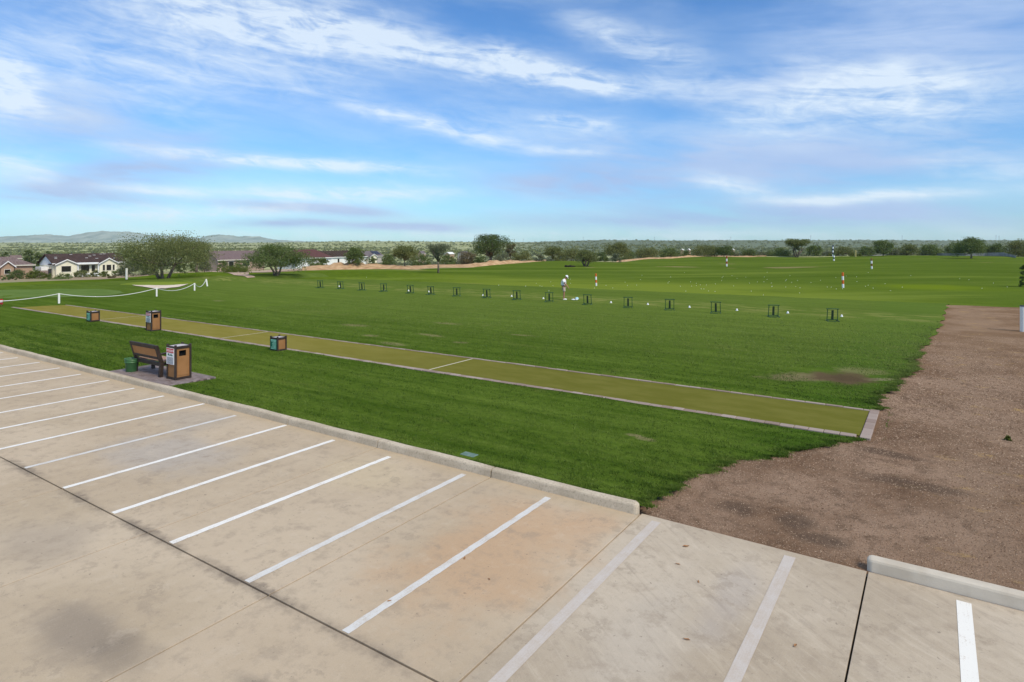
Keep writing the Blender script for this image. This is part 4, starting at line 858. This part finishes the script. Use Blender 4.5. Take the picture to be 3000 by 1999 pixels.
def bin_(s, t, label, h, wd, dp, kind, z=.12, name='litter_bin', group=None):
    root = thing(name, label, 'litter bin' if kind == 'tall' else 'divot bin', P(s, t, z), RZ, group); p = .055; a, b = wd / 2, dp / 2
    for sx in (-1, 1):
        for sy in (-1, 1):
            m = MB(); m.box(sx * a - p / 2, sx * a + p / 2, sy * b - p / 2, sy * b + p / 2, 0, h, .006); m.build('post', M_wood, root)
    zt = h - .045
    for nm, z0, z1 in (('base_frame', .015, .075), ('top_frame', zt - .07, zt)):
        m = MB(); m.box(-a + p / 2, a - p / 2, -b - .022, -b + .022, z0, z1); m.box(-a + p / 2, a - p / 2, b - .022, b + .022, z0, z1); m.box(-a - .022, -a + .022, -b + p / 2, b - p / 2, z0, z1); m.box(a - .022, a + .022, -b + p / 2, b - p / 2, z0, z1)
        m.build(nm, M_wood, root)
    m = MB(); e = .014; q0, q1 = .075, zt - .07
    m.box(-a + p / 2, a - p / 2, -b + .001, -b + .018, q0, q1); m.box(-a + p / 2, a - p / 2, b - .018, b - .001, q0, q1); m.box(-a + .001, -a + .018, -b + p / 2, b - p / 2, q0, q1)
    if kind != 'tall': m.box(a - .018, a - .001, -b + p / 2, b - p / 2, q0, q1)
    else:
        y0, y1, o0, o1 = -.115, .095, q1 - .225, q1 - .06
        for (u0, u1, v0, v1) in ((-b + p / 2, y0, q0, q1), (y1, b - p / 2, q0, q1), (y0, y1, q0, o0), (y0, y1, o1, q1)): m.box(a - .018, a - .001, u0, u1, v0, v1)
        m.box(a - .001, a + .012, -b + p / 2 + .02, b - p / 2 - .02, q0 + .05, o0 - .05)
    m.build('panel', M_orange, root)
    if kind == 'tall':
        k = MB(); k.box(a - .13, a - .10, y0 - .03, y1 + .03, o0 - .03, o1 + .03); k.build('opening', M_black, root)
    m = MB(); m.box(-a + p / 2, a - p / 2, -b + p / 2, b - p / 2, zt - .02, zt - .004); m.build('lid', M_lid, root)
    y = -b - .026; f = MB()
    if kind == 'tall':
        s0, s1, c0, c1 = -a - .005, a - .03, h * .44, h - .10
        f.box(s0, s1, y - .008, y, c0, c1); sg = f.build('notice', M_sign, root)
        H = c1 - c0; W = s1 - s0
        def bar(nm, mt, boxes):
            k = MB()
            for (u0, u1, v0, v1) in boxes: k.box(s0 + W * u0, s0 + W * u1, y - .011, y - .0083, c0 + H * v0, c0 + H * v1)
            return k.build(nm, mt, sg)
        bar('red_band', M_red, [(.03, .97, .905, .975), (.03, .97, .71, .775)]); bar('pink_band', M_pinkp, [(.03, .97, .777, .903)])
        bar('heading', mat('sign_heading', (.62, .16, .18), .5), [(.12 + .1 * i, .19 + .1 * i, .815, .865) for i in range(8)])
        bar('small_print', M_ink, [(.10, .90, .04 + .047 * i, .058 + .047 * i) for i in range(9)] + [(.25, .45, .66, .672), (.55, .8, .655, .667)])
        k = MB()
        for (cu, cv, ru, rv) in ((.26, .60, .10, .045), (.33, .565, .13, .04), (.62, .585, .10, .05), (.74, .55, .14, .035), (.47, .545, .09, .02)):
            n = 10; vs = [(s0 + W * (cu + ru * math.cos(6.283 * i / n)), y - .0105, c0 + H * (cv + rv * math.sin(6.283 * i / n) * (1 + .2 * math.cos(i * 2.1)))) for i in range(n)]
            k.add(vs + [(a_, b_ + .002, c_) for a_, b_, c_ in vs], [tuple(range(n))] + [(i, i + n, (i + 1) % n + n, (i + 1) % n) for i in range(n)])
        k.build('emblem', M_teal, sg)
    else:
        s0, s1, c0, c1 = -a + p / 2 - .015, a - p / 2 + .008, .07, zt - .065; f.box(s0, s1, y - .008, y, c0, c1); sg = f.build('instruction_plate', M_teal, root); H = c1 - c0; W = s1 - s0; k = MB()
        for i, (u0, u1, v) in enumerate([(.06, .94, .90), (.10, .90, .785), (.38, .94, .65), (.30, .94, .535), (.32, .92, .42), (.30, .92, .305), (.10, .92, .19), (.08, .92, .06)]):
            k.box(s0 + W * u0, s0 + W * u1, y - .011, y - .0083, c0 + H * v, c0 + H * (v + (.058 if i < 2 else .045)))
        k.build('lettering', M_mint, sg)
    return root
bin_(-18.72, 9.97, 'tall wooden litter bin with red and white notice at the bench end', 1.03, .44, .44, 'tall')
bin_(-29.80, 14.70, 'tall wooden litter bin standing alone at the edge of the tee mat', .95, .44, .40, 'tall', z=.09)
bin_(-20.52, 14.68, 'short wooden bin with green instruction plate by the tee mat', .56, .40, .36, 'short', z=.09, name='divot_bin')
bin_(-35.95, 14.72, 'short wooden bin with green plate at the far end of the mat', .56, .42, .38, 'short', z=.09, name='divot_bin')
def bucket():
    x, y, z = P(-20.93, 9.66, .122); M = mat('green_plastic', rough=.45, spec=.4, build=mottled((.045, .135, .045), (.065, .17, .06), 4, 3)); root = thing('bucket', 'green plastic bucket standing on pavers behind the bench', 'bucket', (x, y, z))
    m = MB(); m.lathe([(.0, .02), (.155, .0), (.165, .01), (.182, .28), (.197, .29), (.197, .305), (.186, .31), (.187, .335), (.200, .342), (.200, .357), (.189, .362), (.190, .385), (.205, .392), (.205, .412), (.193, .415), (.18, .405), (.16, .04), (.0, .035)], 32, cap=False); m.build('shell', M, root, smooth=True)
    h = MB(); h.tube([(.205 * math.cos(t), .205 * math.sin(t) * .98, .375 - .06 * math.sin(t)) for t in np.linspace(0, math.pi, 14)], .006, 6); h.build('handle', mat('bucket_wire', (.10, .14, .10), .5), root)
bucket()
m = MB(); m.box(-.16, .16, -.09, .09, -.02, .004, .006); o = m.build('valve_box', mat('valve_lid_green', rough=.6, build=mottled((.10, .17, .13), (.17, .23, .19), 9, 4))); o.location = P(-7.41, 9.52, .115); o.rotation_euler = (0, 0, RZ); tag(o, 'pale green irrigation valve cover sunk in the grass beside the kerb', 'valve box')

# ------------------------------------------------------------------ golf bag racks and tee markers
M_rack = mat('rack_green', (.026, .080, .030), .5); M_pad_ = mat('rack_dark', (.014, .034, .018), .7)
def rack0():
    root = thing('bag_rack', 'x', 'bag rack', (0, 0, 0), 0, 'green bag racks along the tee line')
    for sx in (-1, 1):
        m = MB(); m.beam((sx * .25, .06, .02), (sx * .235, -.03, .62), .035, .035); m.build('upright', M_rack, root)
        m = MB(); m.box(sx * .25 - .02, sx * .25 + .02, -.28, .30, 0, .035); m.build('foot', M_rack, root)
    m = MB(); m.box(-.30, .30, -.055, -.005, .605, .645, .006); m.build('top_bar', M_rack, root)
    m = MB(); m.box(-.235, .235, .045, .08, .05, .085); m.build('lower_bar', M_rack, root)
    m = MB(); m.box(-.30, .12, -.30, -.262, .0, .03); m.build('base_bar', M_rack, root)
    m = MB(); m.hexa([(-.055, .03, .09), (.055, .03, .09), (.055, .06, .09), (-.055, .06, .09)], [(-.05, -.045, .56), (.05, -.045, .56), (.05, -.015, .56), (-.05, -.015, .56)]); m.build('divider', M_pad_, root)
    return root
racks = [(938, 845), (997, 848), (1060, 852), (1124, 856), (1202, 861), (1262, 865), (1338, 869), (1426, 874), (1514, 880), (1609, 886), (1721, 894), (1840, 903), (1962, 910), (2097, 919), (2266, 931), (2439, 943)]
num = ['first', 'second', 'third', 'fourth', 'fifth', 'sixth', 'seventh', 'eighth', 'ninth', 'tenth']
rk = rack0()
for i, (px, py) in enumerate(racks):
    x, y, z = onground(px, py - 1)
    lab = f'{num[9 - i]} green bag rack from the golfer towards the rope fence' if i < 10 else f'{num[i - 10]} green bag rack from the golfer towards the gravel strip'
    if i == 0: rk.location = (x, y, z); rk.rotation_euler = (0, 0, -.25); rk['label'] = lab
    else: dup(rk, (x, y, z), -.25 + .12 * math.sin(i * 2.3), lab)
M_mark = mat('white_marker', (.82, .82, .84), .5)
mk = None
marks = [(994, 841), (1125, 851), (1197, 854), (1256, 857), (1415, 867), (1499, 870), (1592, 876.5), (1790, 889), (1898, 893.5), (2020, 902), (2159, 911), (2308, 920), (2466, 929)]
for i, (px, py) in enumerate(marks):
    x, y, z = onground(px, py)
    lab = f'{num[6 - i]} white tee marker from the golfer towards the rope fence' if i < 7 else f'{num[i - 7]} white tee marker from the golfer towards the gravel strip'
    if mk is None:
        m = MB(); m.lathe([(.0, 0), (.085, .0), (.085, .015), (.058, .06), (.045, .085), (.045, .11), (.03, .135), (.0, .14)], 14, cap=False); m.v = [(q[0] * .85, q[1] * .85, q[2] * .85) for q in m.v]; mk = m.build('tee_marker', M_mark, smooth=True); tag(mk, lab, 'tee marker', 'white tee markers between the racks'); mk.location = (x, y, z)
    else: c = mk.copy(); col.objects.link(c); c.location = (x, y, z); c['label'] = lab

# ------------------------------------------------------------------ range poles
M_or = mat('pole_orange', (.62, .13, .02), .5); M_wh = mat('pole_white', (.80, .80, .82), .5); M_rd = mat('pole_red', (.32, .06, .03), .6); M_br = mat('pole_brown', (.20, .10, .03), .6); M_bl = mat('pole_blue', (.05, .07, .12), .6); M_gn = mat('pole_green', (.06, .12, .04), .6)
def pole(px, yt, yb_, cmat, label, wpx=4.5, Y=None, bands=4, name='range_pole', tilt=0.0):
    if Y is None: x, y, z = onground(px, yb_)
    else: x, y, _ = atY(px, yb_, Y); z = PH - (yb_ - PHY) * Y / PF
    h = (yb_ - yt) * y / PF; r = wpx * y / PF / 2; root = thing(name, label, 'range pole', (x, y, z), 0); root.rotation_euler = (0, tilt, 0)
    for b in range(bands):
        m = MB(); m.lathe([(r, h * b / bands - (.1 if b == 0 else 0)), (r, h * (b + 1) / bands)], 12); m.build('band', M_wh if b % 2 == 0 else cmat, root, smooth=False)
pole(1747, 802, 838, M_or, 'orange and white banded pole near the golfer', 5, tilt=-.04)
pole(2470, 799, 844, M_or, 'large orange and white banded pole beyond the last racks', 6, tilt=-.03)
pole(2129, 751, 781, M_rd, 'dark red and white banded pole out on the range', 4.2)
pole(2554, 757, 788, M_br, 'brown and white banded pole further out on the range', 4.6, tilt=-.03)
pole(2443, 744, 764.5, M_gn, 'green and white banded pole in front of its blue twin', 4.6, tilt=.03)
pole(2440, 718, 751, M_bl, 'tall blue black and white pole before the tree line', 3.8, Y=186, bands=6, tilt=.02)
o = MB(); x, y, z = atY(2506, 751, 187); o.lathe([(.26, -.2), (.26, 1.7), (.2, 1.76)], 10); o = o.build('yellow_post', mat('post_yellow', (.36, .31, .12), .7)); o.location = (x, y, z); tag(o, 'plain yellowish post at the far edge of the range', 'post')

# ------------------------------------------------------------------ rope fence, posts
M_post = mat('white_post_paint', (.84, .81, .74), .7, spec=.1); M_rope = mat('white_rope', (.76, .74, .70), .85)
def wpost(px, yt, yb_, label, wpx=5.5, dx=0.0, name='rope_post', pt=None):
    x, y, z = pt or onground(px, yb_); h = (yb_ - yt) * y / PF; r = wpx * y / PF / 2; root = thing(name, label, 'post', (x, y, z), 0, None); d = dx * y / PF
    m = MB(); m.tube([(0, 0, -.1), (d, 0, h - .03)], r, 12); m.build('shaft', M_post, root); m = MB(); m.tube([(d * .97, 0, h - .03), (d, 0, h)], [r * 1.15, r * .9], 12); m.build('cap', M_post, root)
    return Vector((x + d, y, z + h * .96))
p0 = wpost(0, 0, 30, 'white rope post beyond the red sign', pt=(-34.6, 37.3, .12), wpx=5.5)
bpy.data.objects['rope_post'].scale = (1, 1, 1)
p1 = wpost(173, 860, 890, 'white rope post at the head of the tee mat')
p2 = wpost(459, 844, 869, 'white rope post in front of the sand bunker', 4.5)
p3 = wpost(570, 830, 852, 'white rope post past the sand bunker', 4.2)
p4 = wpost(608, 818, 839, 'leaning white rope post ending the rope line', 4.2, dx=-4)
def rope(a, b, sag, label):
    a = Vector(a); b = Vector(b); pts = [a.lerp(b, i / 24) - Vector((0, 0, sag * 4 * (i / 24) * (1 - i / 24))) for i in range(25)]
    m = MB(); m.tube(pts, .021, 6); o = m.build('rope', M_rope, smooth=True); tag(o, label, 'rope', 'sagging white ropes between the posts')
p0 = Vector((-34.6, 37.3, .74))
rope(p0, p1, .30, 'white rope span running past the red sign'); rope(p1, p2, .38, 'longest white rope span hanging over the putting green'); rope(p2, p3, .36, 'short white rope span below the sand bunker'); rope(p3, p4, .46, 'deeply sagging last white rope span')
x, y, z = onground(4, 899); root = thing('small_sign', 'small red and white sign on a stake by the rope', 'sign', (x, y, z), .1)
m = MB(); m.box(-.02, .02, -.015, .015, -.1, .28); m.build('stake', mat('stake_wood', (.14, .07, .04), .8), root); m = MB(); m.box(-.20, .11, -.03, -.016, .14, .47, .005); pl = m.build('plate', M_red, root); m = MB(); m.box(-.16, .09, -.034, -.0305, .26, .31); m.box(-.16, .09, -.034, -.0305, .36, .39); m.build('lettering', M_sign, pl)
def tallpost(px, yt, yb_, label, wpx, cap=None, pt=None):
    x, y, z = pt or onground(px, yb_); h = (yb_ - yt) * y / PF; r = wpx * y / PF / 2; root = thing('white_post', label, 'post', (x, y, z))
    m = MB(); m.tube([(0, 0, -.2), (0, 0, h - .04)], r, 16); m.build('shaft', M_post, root)
    m = MB(); m.tube([(0, 0, h - .04), (0, 0, h)], [r * 1.12, r * 1.05], 16); m.build('cap', cap or M_post, root)
tallpost(371, 787, 819, 'tall plain white post standing before the grey bush', 6)
tallpost(2998, 897, 992, 'white pipe post with black cap standing on the gravel strip', 16, mat('cap_black', (.02, .02, .025), .5))

# ------------------------------------------------------------------ fallen log, far fence, ridge masts, balls, leaves
x, y, z = onground(1670, 783); m = MB(); r_ = random.Random(8); pts = [(-.95 + .19 * i, .08 * math.sin(i), .13 + .05 * math.sin(i * 1.7)) for i in range(11)]; m.tube(pts, [.10, .19, .22, .20, .17, .13, .13, .15, .14, .11, .05], 9); m.tube([(-.3, 0, .2), (.1, .1, .34), (.35, .1, .3)], [.07, .06, .03], 6); o = m.build('fallen_log', mat('charred_wood', rough=.95, build=mottled((.008, .007, .006), (.030, .024, .018), 6, 4)), smooth=True); o.location = (x, y, z); tag(o, 'blackened log lying on the grass near the short forked tree', 'log')
def fence():
    M = mat('fence_mesh', rough=.7, build=mottled((.17, .175, .18), (.26, .265, .27), .8, 4)); root = thing('screen_fence', 'grey mesh screen fence along the far edge of the range', 'fence', (0, 0, 0))
    pts = [(2555, 749, 748.0), (2620, 746, 743.5), (2700, 747, 743), (2770, 749.5, 742.5), (2830, 751.5, 742.5), (2890, 752, 741), (2938, 752, 740)]; q = []
    for px, b, t in pts:
        Y = Yb((px - PCX) / PF) + 3; x, y, zt = atY(px, t, Y); q.append((x, y, zt))
    mb = MB(); n = 1
    for i in range(len(q) - 1):
        a, b = q[i], q[i + 1]; mb.hexa([(a[0], a[1], -2), (b[0], b[1], -2), (b[0], b[1] + .05, -2), (a[0], a[1] + .05, -2)], [(a[0], a[1], a[2]), (b[0], b[1], b[2]), (b[0], b[1] + .05, b[2]), (a[0], a[1] + .05, a[2])])
    a = q[-1]; c = atY(2976, 755.5, 164)
    mb.hexa([(a[0] + .02, a[1], -2), (c[0], c[1], -2), (c[0] + .05, c[1], -2), (a[0] + .07, a[1], -2)], [(a[0] + .02, a[1], a[2]), (c[0], c[1], c[2] + .5), (c[0] + .05, c[1], c[2] + .5), (a[0] + .07, a[1], a[2])])
    mb.build('mesh_panel', M, root)
    Mp = mat('fence_post', (.30, .30, .31), .6)
    for (x, y, zt) in q: k = MB(); k.tube([(x, y - .08, -2), (x, y - .08, zt + .06)], .05, 6); k.build('post', Mp, root)
fence()
for i, (px, yt, lab) in enumerate(((1533, 699, 'thin mast on the far ridge above the sand berm crest'), (1709, 693, 'thin mast on the far ridge above the short forked tree'), (1917, 693, 'thin mast on the far ridge past the high crowned tree'), (2141, 693, 'thin mast on the far ridge above the red and white pole'), (2375, 689, 'thin mast on the far ridge next to the pale vase shaped tree'), (2643, 689, 'thin mast on the far ridge beyond the big round tree'), (2918, 688, 'thin mast on the far ridge, first of the close pair'), (2927, 690, 'shorter thin mast of the close pair on the far ridge'))):
    x, y, z = atY(px, 712, 2960); h = (711 - yt) * 2960 / PF; m = MB(); m.beam((0, 0, -4), (0, 0, h), .8, .8); m.box(-2.2, 2.2, -.3, .3, h * .86, h * .89); m.box(-1.6, 1.6, -.3, .3, h * .95, h * .98); o = m.build('radio_mast', bpy.data.materials.get('mast_grey') or mat('mast_grey', (.22, .26, .32), .7)); o.location = (x, y, z); tag(o, lab, 'mast')
rb = random.Random(21); ball = None; M_ball = mat('ball_white', (.82, .82, .76), .4); spots = []
while len(spots) < 82:
    px = rb.choice([rb.gauss(2050, 220), rb.uniform(1560, 2960), rb.gauss(2350, 180)]); py = rb.choice([rb.gauss(828, 12), rb.uniform(795, 868), rb.gauss(840, 10)])
    if 1540 < px < 2970 and 790 < py < 870: spots.append((px, py))
spots += [(1074, 815), (1461, 837), (1540, 840), (1582, 839), (1613, 827), (1620, 838)]
for px, py in spots:
    x, y, z = onground(px, py); r = .027
    if ball is None:
        bm = bmesh.new(); bmesh.ops.create_icosphere(bm, subdivisions=2, radius=r); me = bpy.data.meshes.new('golf_ball'); bm.to_mesh(me); bm.free(); ball = link('golf_ball', me, M_ball); tag(ball, 'white golf ball lying loose on the range grass', 'golf ball', 'golf balls scattered over the range'); ball.location = (x, y, z + .03)
    else: c = ball.copy(); col.objects.link(c); c.location = (x, y, z + .03)
M_leaf = mat('dry_leaf', rough=.8, build=mottled((.24, .11, .045), (.36, .19, .08), 30, 2)); lf = None
for i, (px, py) in enumerate([(2009, 1602), (2046, 1706), (1986, 1654), (2330, 1893), (1433, 1698), (1140, 1762), (1361, 1637), (2012, 1875)]):
    x, y, z = at(px, py)
    if lf is None:
        m = MB(); m.add([(-.05, 0, .004), (-.015, .018, .014), (.03, .014, .010), (.055, 0, .018), (.025, -.016, .006), (-.02, -.02, .012), (0, 0, .004)], [(0, 6, 1), (1, 6, 2), (2, 6, 3), (3, 6, 4), (4, 6, 5), (5, 6, 0)]); lf = m.build('dry_leaf', M_leaf); tag(lf, 'small dry brown leaf lying on the concrete parking stalls', 'leaf', 'dry leaves on the concrete'); lf.location = (x, y, z + .003)
    else: c = lf.copy(); col.objects.link(c); c.location = (x, y, z + .003); c.rotation_euler = (0, 0, i * 1.3); c.scale = (.5 + .08 * (i % 4),) * 3

# ------------------------------------------------------------------ golfer
def skin(name, verts, edges, m, parent=None, sub=2, root=0):
    me = bpy.data.meshes.new(name); me.from_pydata([v[:3] for v in verts], edges, []); o = link(name, me, m, parent)
    md = o.modifiers.new('skin', 'SKIN'); md.use_smooth_shade = True; sl = me.skin_vertices[0].data
    for i, v in enumerate(verts): r = v[3] if isinstance(v[3], tuple) else (v[3], v[3]); sl[i].radius = r; sl[i].use_root = i == root
    s = o.modifiers.new('sub', 'SUBSURF'); s.levels = sub; s.render_levels = sub; return o
def golfer():
    x, y, z = onground(1652, 879.5); root = thing('person', 'person in white shirt, tan shorts and white cap looking down at the tee', 'person', (x, y, z), R(-8))
    M_skin = mat('skin', (.36, .17, .115), .6); M_shirt = mat('shirt', (.86, .84, .86), .85); M_short = mat('shorts', rough=.9, build=mottled((.42, .33, .27), (.50, .40, .33), 30, 3)); M_cap = mat('cap', (.80, .80, .82), .7); M_shoe = mat('shoe', (.80, .79, .78), .6); M_belt = mat('belt', (.03, .03, .04), .6)
    # facing local +x; y to the far side
    V = [(-.03, 0, .93, .13)]; E = []
    def ch(start, pts):
        i = start
        for p in pts: V.append(p); E.append((i, len(V) - 1)); i = len(V) - 1
        return i
    ch(0, [(.0, .09, .84, .085), (.02, .105, .50, .058), (.0, .105, .30, .056), (-.02, .11, .09, .036), (.06, .12, .05, .034), (.15, .12, .035, .028)])
    ch(0, [(.0, -.09, .84, .085), (.03, -.105, .50, .058), (.01, -.105, .30, .056), (-.01, -.11, .09, .036), (.07, -.12, .05, .034), (.16, -.12, .035, .028)])
    chest = ch(0, [(-.03, 0, 1.06, (.125, .10)), (.0, 0, 1.24, (.15, .105)), (.045, 0, 1.38, (.13, .085))])
    neck = ch(chest, [(.10, 0, 1.455, .055), (.14, 0, 1.50, .052)])
    head = ch(neck, [(.175, 0, 1.545, .082), (.20, 0, 1.61, .088), (.185, 0, 1.66, .05)])
    ch(neck + 1, [(.262, 0, 1.535, .022), (.285, 0, 1.522, .011)])        # nose
    ch(neck + 2, [(.18, .095, 1.57, .014)]); ch(neck + 2, [(.18, -.095, 1.57, .014)])   # ears
    for s in (1, -1):
        el = (.085, s * .225, 1.12, .042); wr = (.245, s * .085, .93, .028)
        w_ = ch(chest, [(.045, s * .19, 1.36, .062), el, wr]); hd = ch(w_, [(.285, s * .055, .885, .032), (.305, s * .045, .855, .030)])
        for k in range(4):
            a = (.31 + .012 * k, s * (.05 - .016 * k), .835 - .004 * k)
            ch(hd, [(a[0] + .008, a[1], a[2], .0095), (a[0] + .012, a[1] - s * .008, a[2] - .03 - .004 * (k in (1, 2)), .0085), (a[0] - .006, a[1] - s * .016, a[2] - .046, .008)])
        ch(hd - 1, [(.30, s * .03, .865, .010), (.318, s * .018, .84, .009)])
    skin('body', V, E, M_skin, root)
    skin('shirt', [(-.035, 0, .96, (.165, .135)), (-.035, 0, 1.10, (.185, .15)), (-.01, 0, 1.26, (.20, .16)), (.045, 0, 1.395, (.145, .10)), (.075, 0, 1.44, .07), (.03, .20, 1.355, .088), (.055, .235, 1.20, .085), (.03, -.20, 1.355, .088), (.055, -.235, 1.20, .085)], [(0, 1), (1, 2), (2, 3), (3, 4), (3, 5), (5, 6), (3, 7), (7, 8)], M_shirt, root)
    skin('shorts', [(-.035, 0, .93, (.16, .135)), (-.01, .095, .78, .112), (.02, .11, .56, .105), (.015, -.10, .78, .112), (.03, -.115, .56, .105)], [(0, 1), (1, 2), (0, 3), (3, 4)], M_short, root)
    b = MB(); b.lathe([(.155, .955), (.157, .955), (.157, .985), (.155, .985)], 24, cap=False); o = b.build('belt', M_belt, root); o.location = (-.035, 0, 0)
    for s in (1, -1): skin('shoe', [(-.05, s * .11, .045, .045), (.05, s * .118, .045, .047), (.15, s * .122, .035, .040), (.20, s * .122, .03, .028)], [(0, 1), (1, 2), (2, 3)], M_shoe, root)
    c = MB(); Mx = Matrix.Translation((.192, 0, 1.61)) @ Matrix.Rotation(R(38), 4, 'Y'); bm = bmesh.new(); bmesh.ops.create_uvsphere(bm, u_segments=20, v_segments=12, radius=.112)
    bmesh.ops.delete(bm, geom=[v for v in bm.verts if v.co.z < -.012], context='VERTS'); bm.transform(Mx); bm.verts.index_update(); c.add([v.co[:] for v in bm.verts], [[v.index for v in f.verts] for f in bm.faces]); bm.free()
    n = 12; vs = [Mx @ Vector((.10 + (.10 if k in range(1, 1) else 0) + .095 * math.sin(math.pi * k / n), .105 * math.cos(math.pi * k / n), -.005 - .012 * math.sin(math.pi * k / n))) for k in range(n + 1)]; vs2 = [v - (Mx.to_3x3() @ Vector((0, 0, .012))) for v in vs]
    c.add([v[:] for v in vs] + [v[:] for v in vs2], [tuple(range(n + 1)), tuple(range(2 * n + 1, n, -1))] + [(k, k + n + 1, k + n + 2, k + 1) for k in range(n)]); c.build('cap', M_cap, root, smooth=True)
golfer()
x, y, z = onground(1686, 880); root = thing('ball_bag', 'white and pale blue ball bag slumped on the grass beside the golfer', 'bag', (x, y, z), .1)
def lump(name, m, pts):
    c = MB(); n = 12; rg = random.Random(4)
    for (cx, cy, cz, rx, ry, rz) in pts:
        bm = bmesh.new(); bmesh.ops.create_icosphere(bm, subdivisions=2, radius=1)
        for v in bm.verts: k = 1 + .18 * mnoise.noise(v.co * 2.3 + Vector((cx, cy, 3))); v.co = Vector((cx + v.co.x * rx * k, cy + v.co.y * ry * k, max(0, cz + v.co.z * rz * k)))
        bm.verts.index_update(); c.add([v.co[:] for v in bm.verts], [[v.index for v in f.verts] for f in bm.faces]); bm.free()
    return c.build(name, m, root, smooth=True)
lump('sack', mat('bag_blue', (.40, .66, .74), .8), [(.10, 0, .10, .13, .11, .10)]); lump('flap', M_mark, [(-.14, -.02, .04, .16, .09, .05), (.06, -.11, .05, .10, .05, .05)]); lump('buckle', M_black, [(-.05, -.06, .08, .035, .03, .03)])

# ------------------------------------------------------------------ air
def haze():
    m = bpy.data.materials.new('haze'); m.use_nodes = True; nt = m.node_tree; nt.nodes.clear()
    v = nt.nodes.new('ShaderNodeVolumePrincipled'); v.inputs['Color'].default_value = (.90, .96, 1.0, 1); v.inputs['Density'].default_value = HAZE; v.inputs['Anisotropy'].default_value = .2
    o = nt.nodes.new('ShaderNodeOutputMaterial'); nt.links.new(v.outputs[0], o.inputs['Volume'])
    b = MB(); b.box(-6500, 6500, -120, 5600, -40, 190); ob = b.build('haze', m); tag(ob, kind='stuff'); ob['label'] = 'thin pale air haze over the plain'; ob['category'] = 'haze'
HAZE = .6e-4
haze()
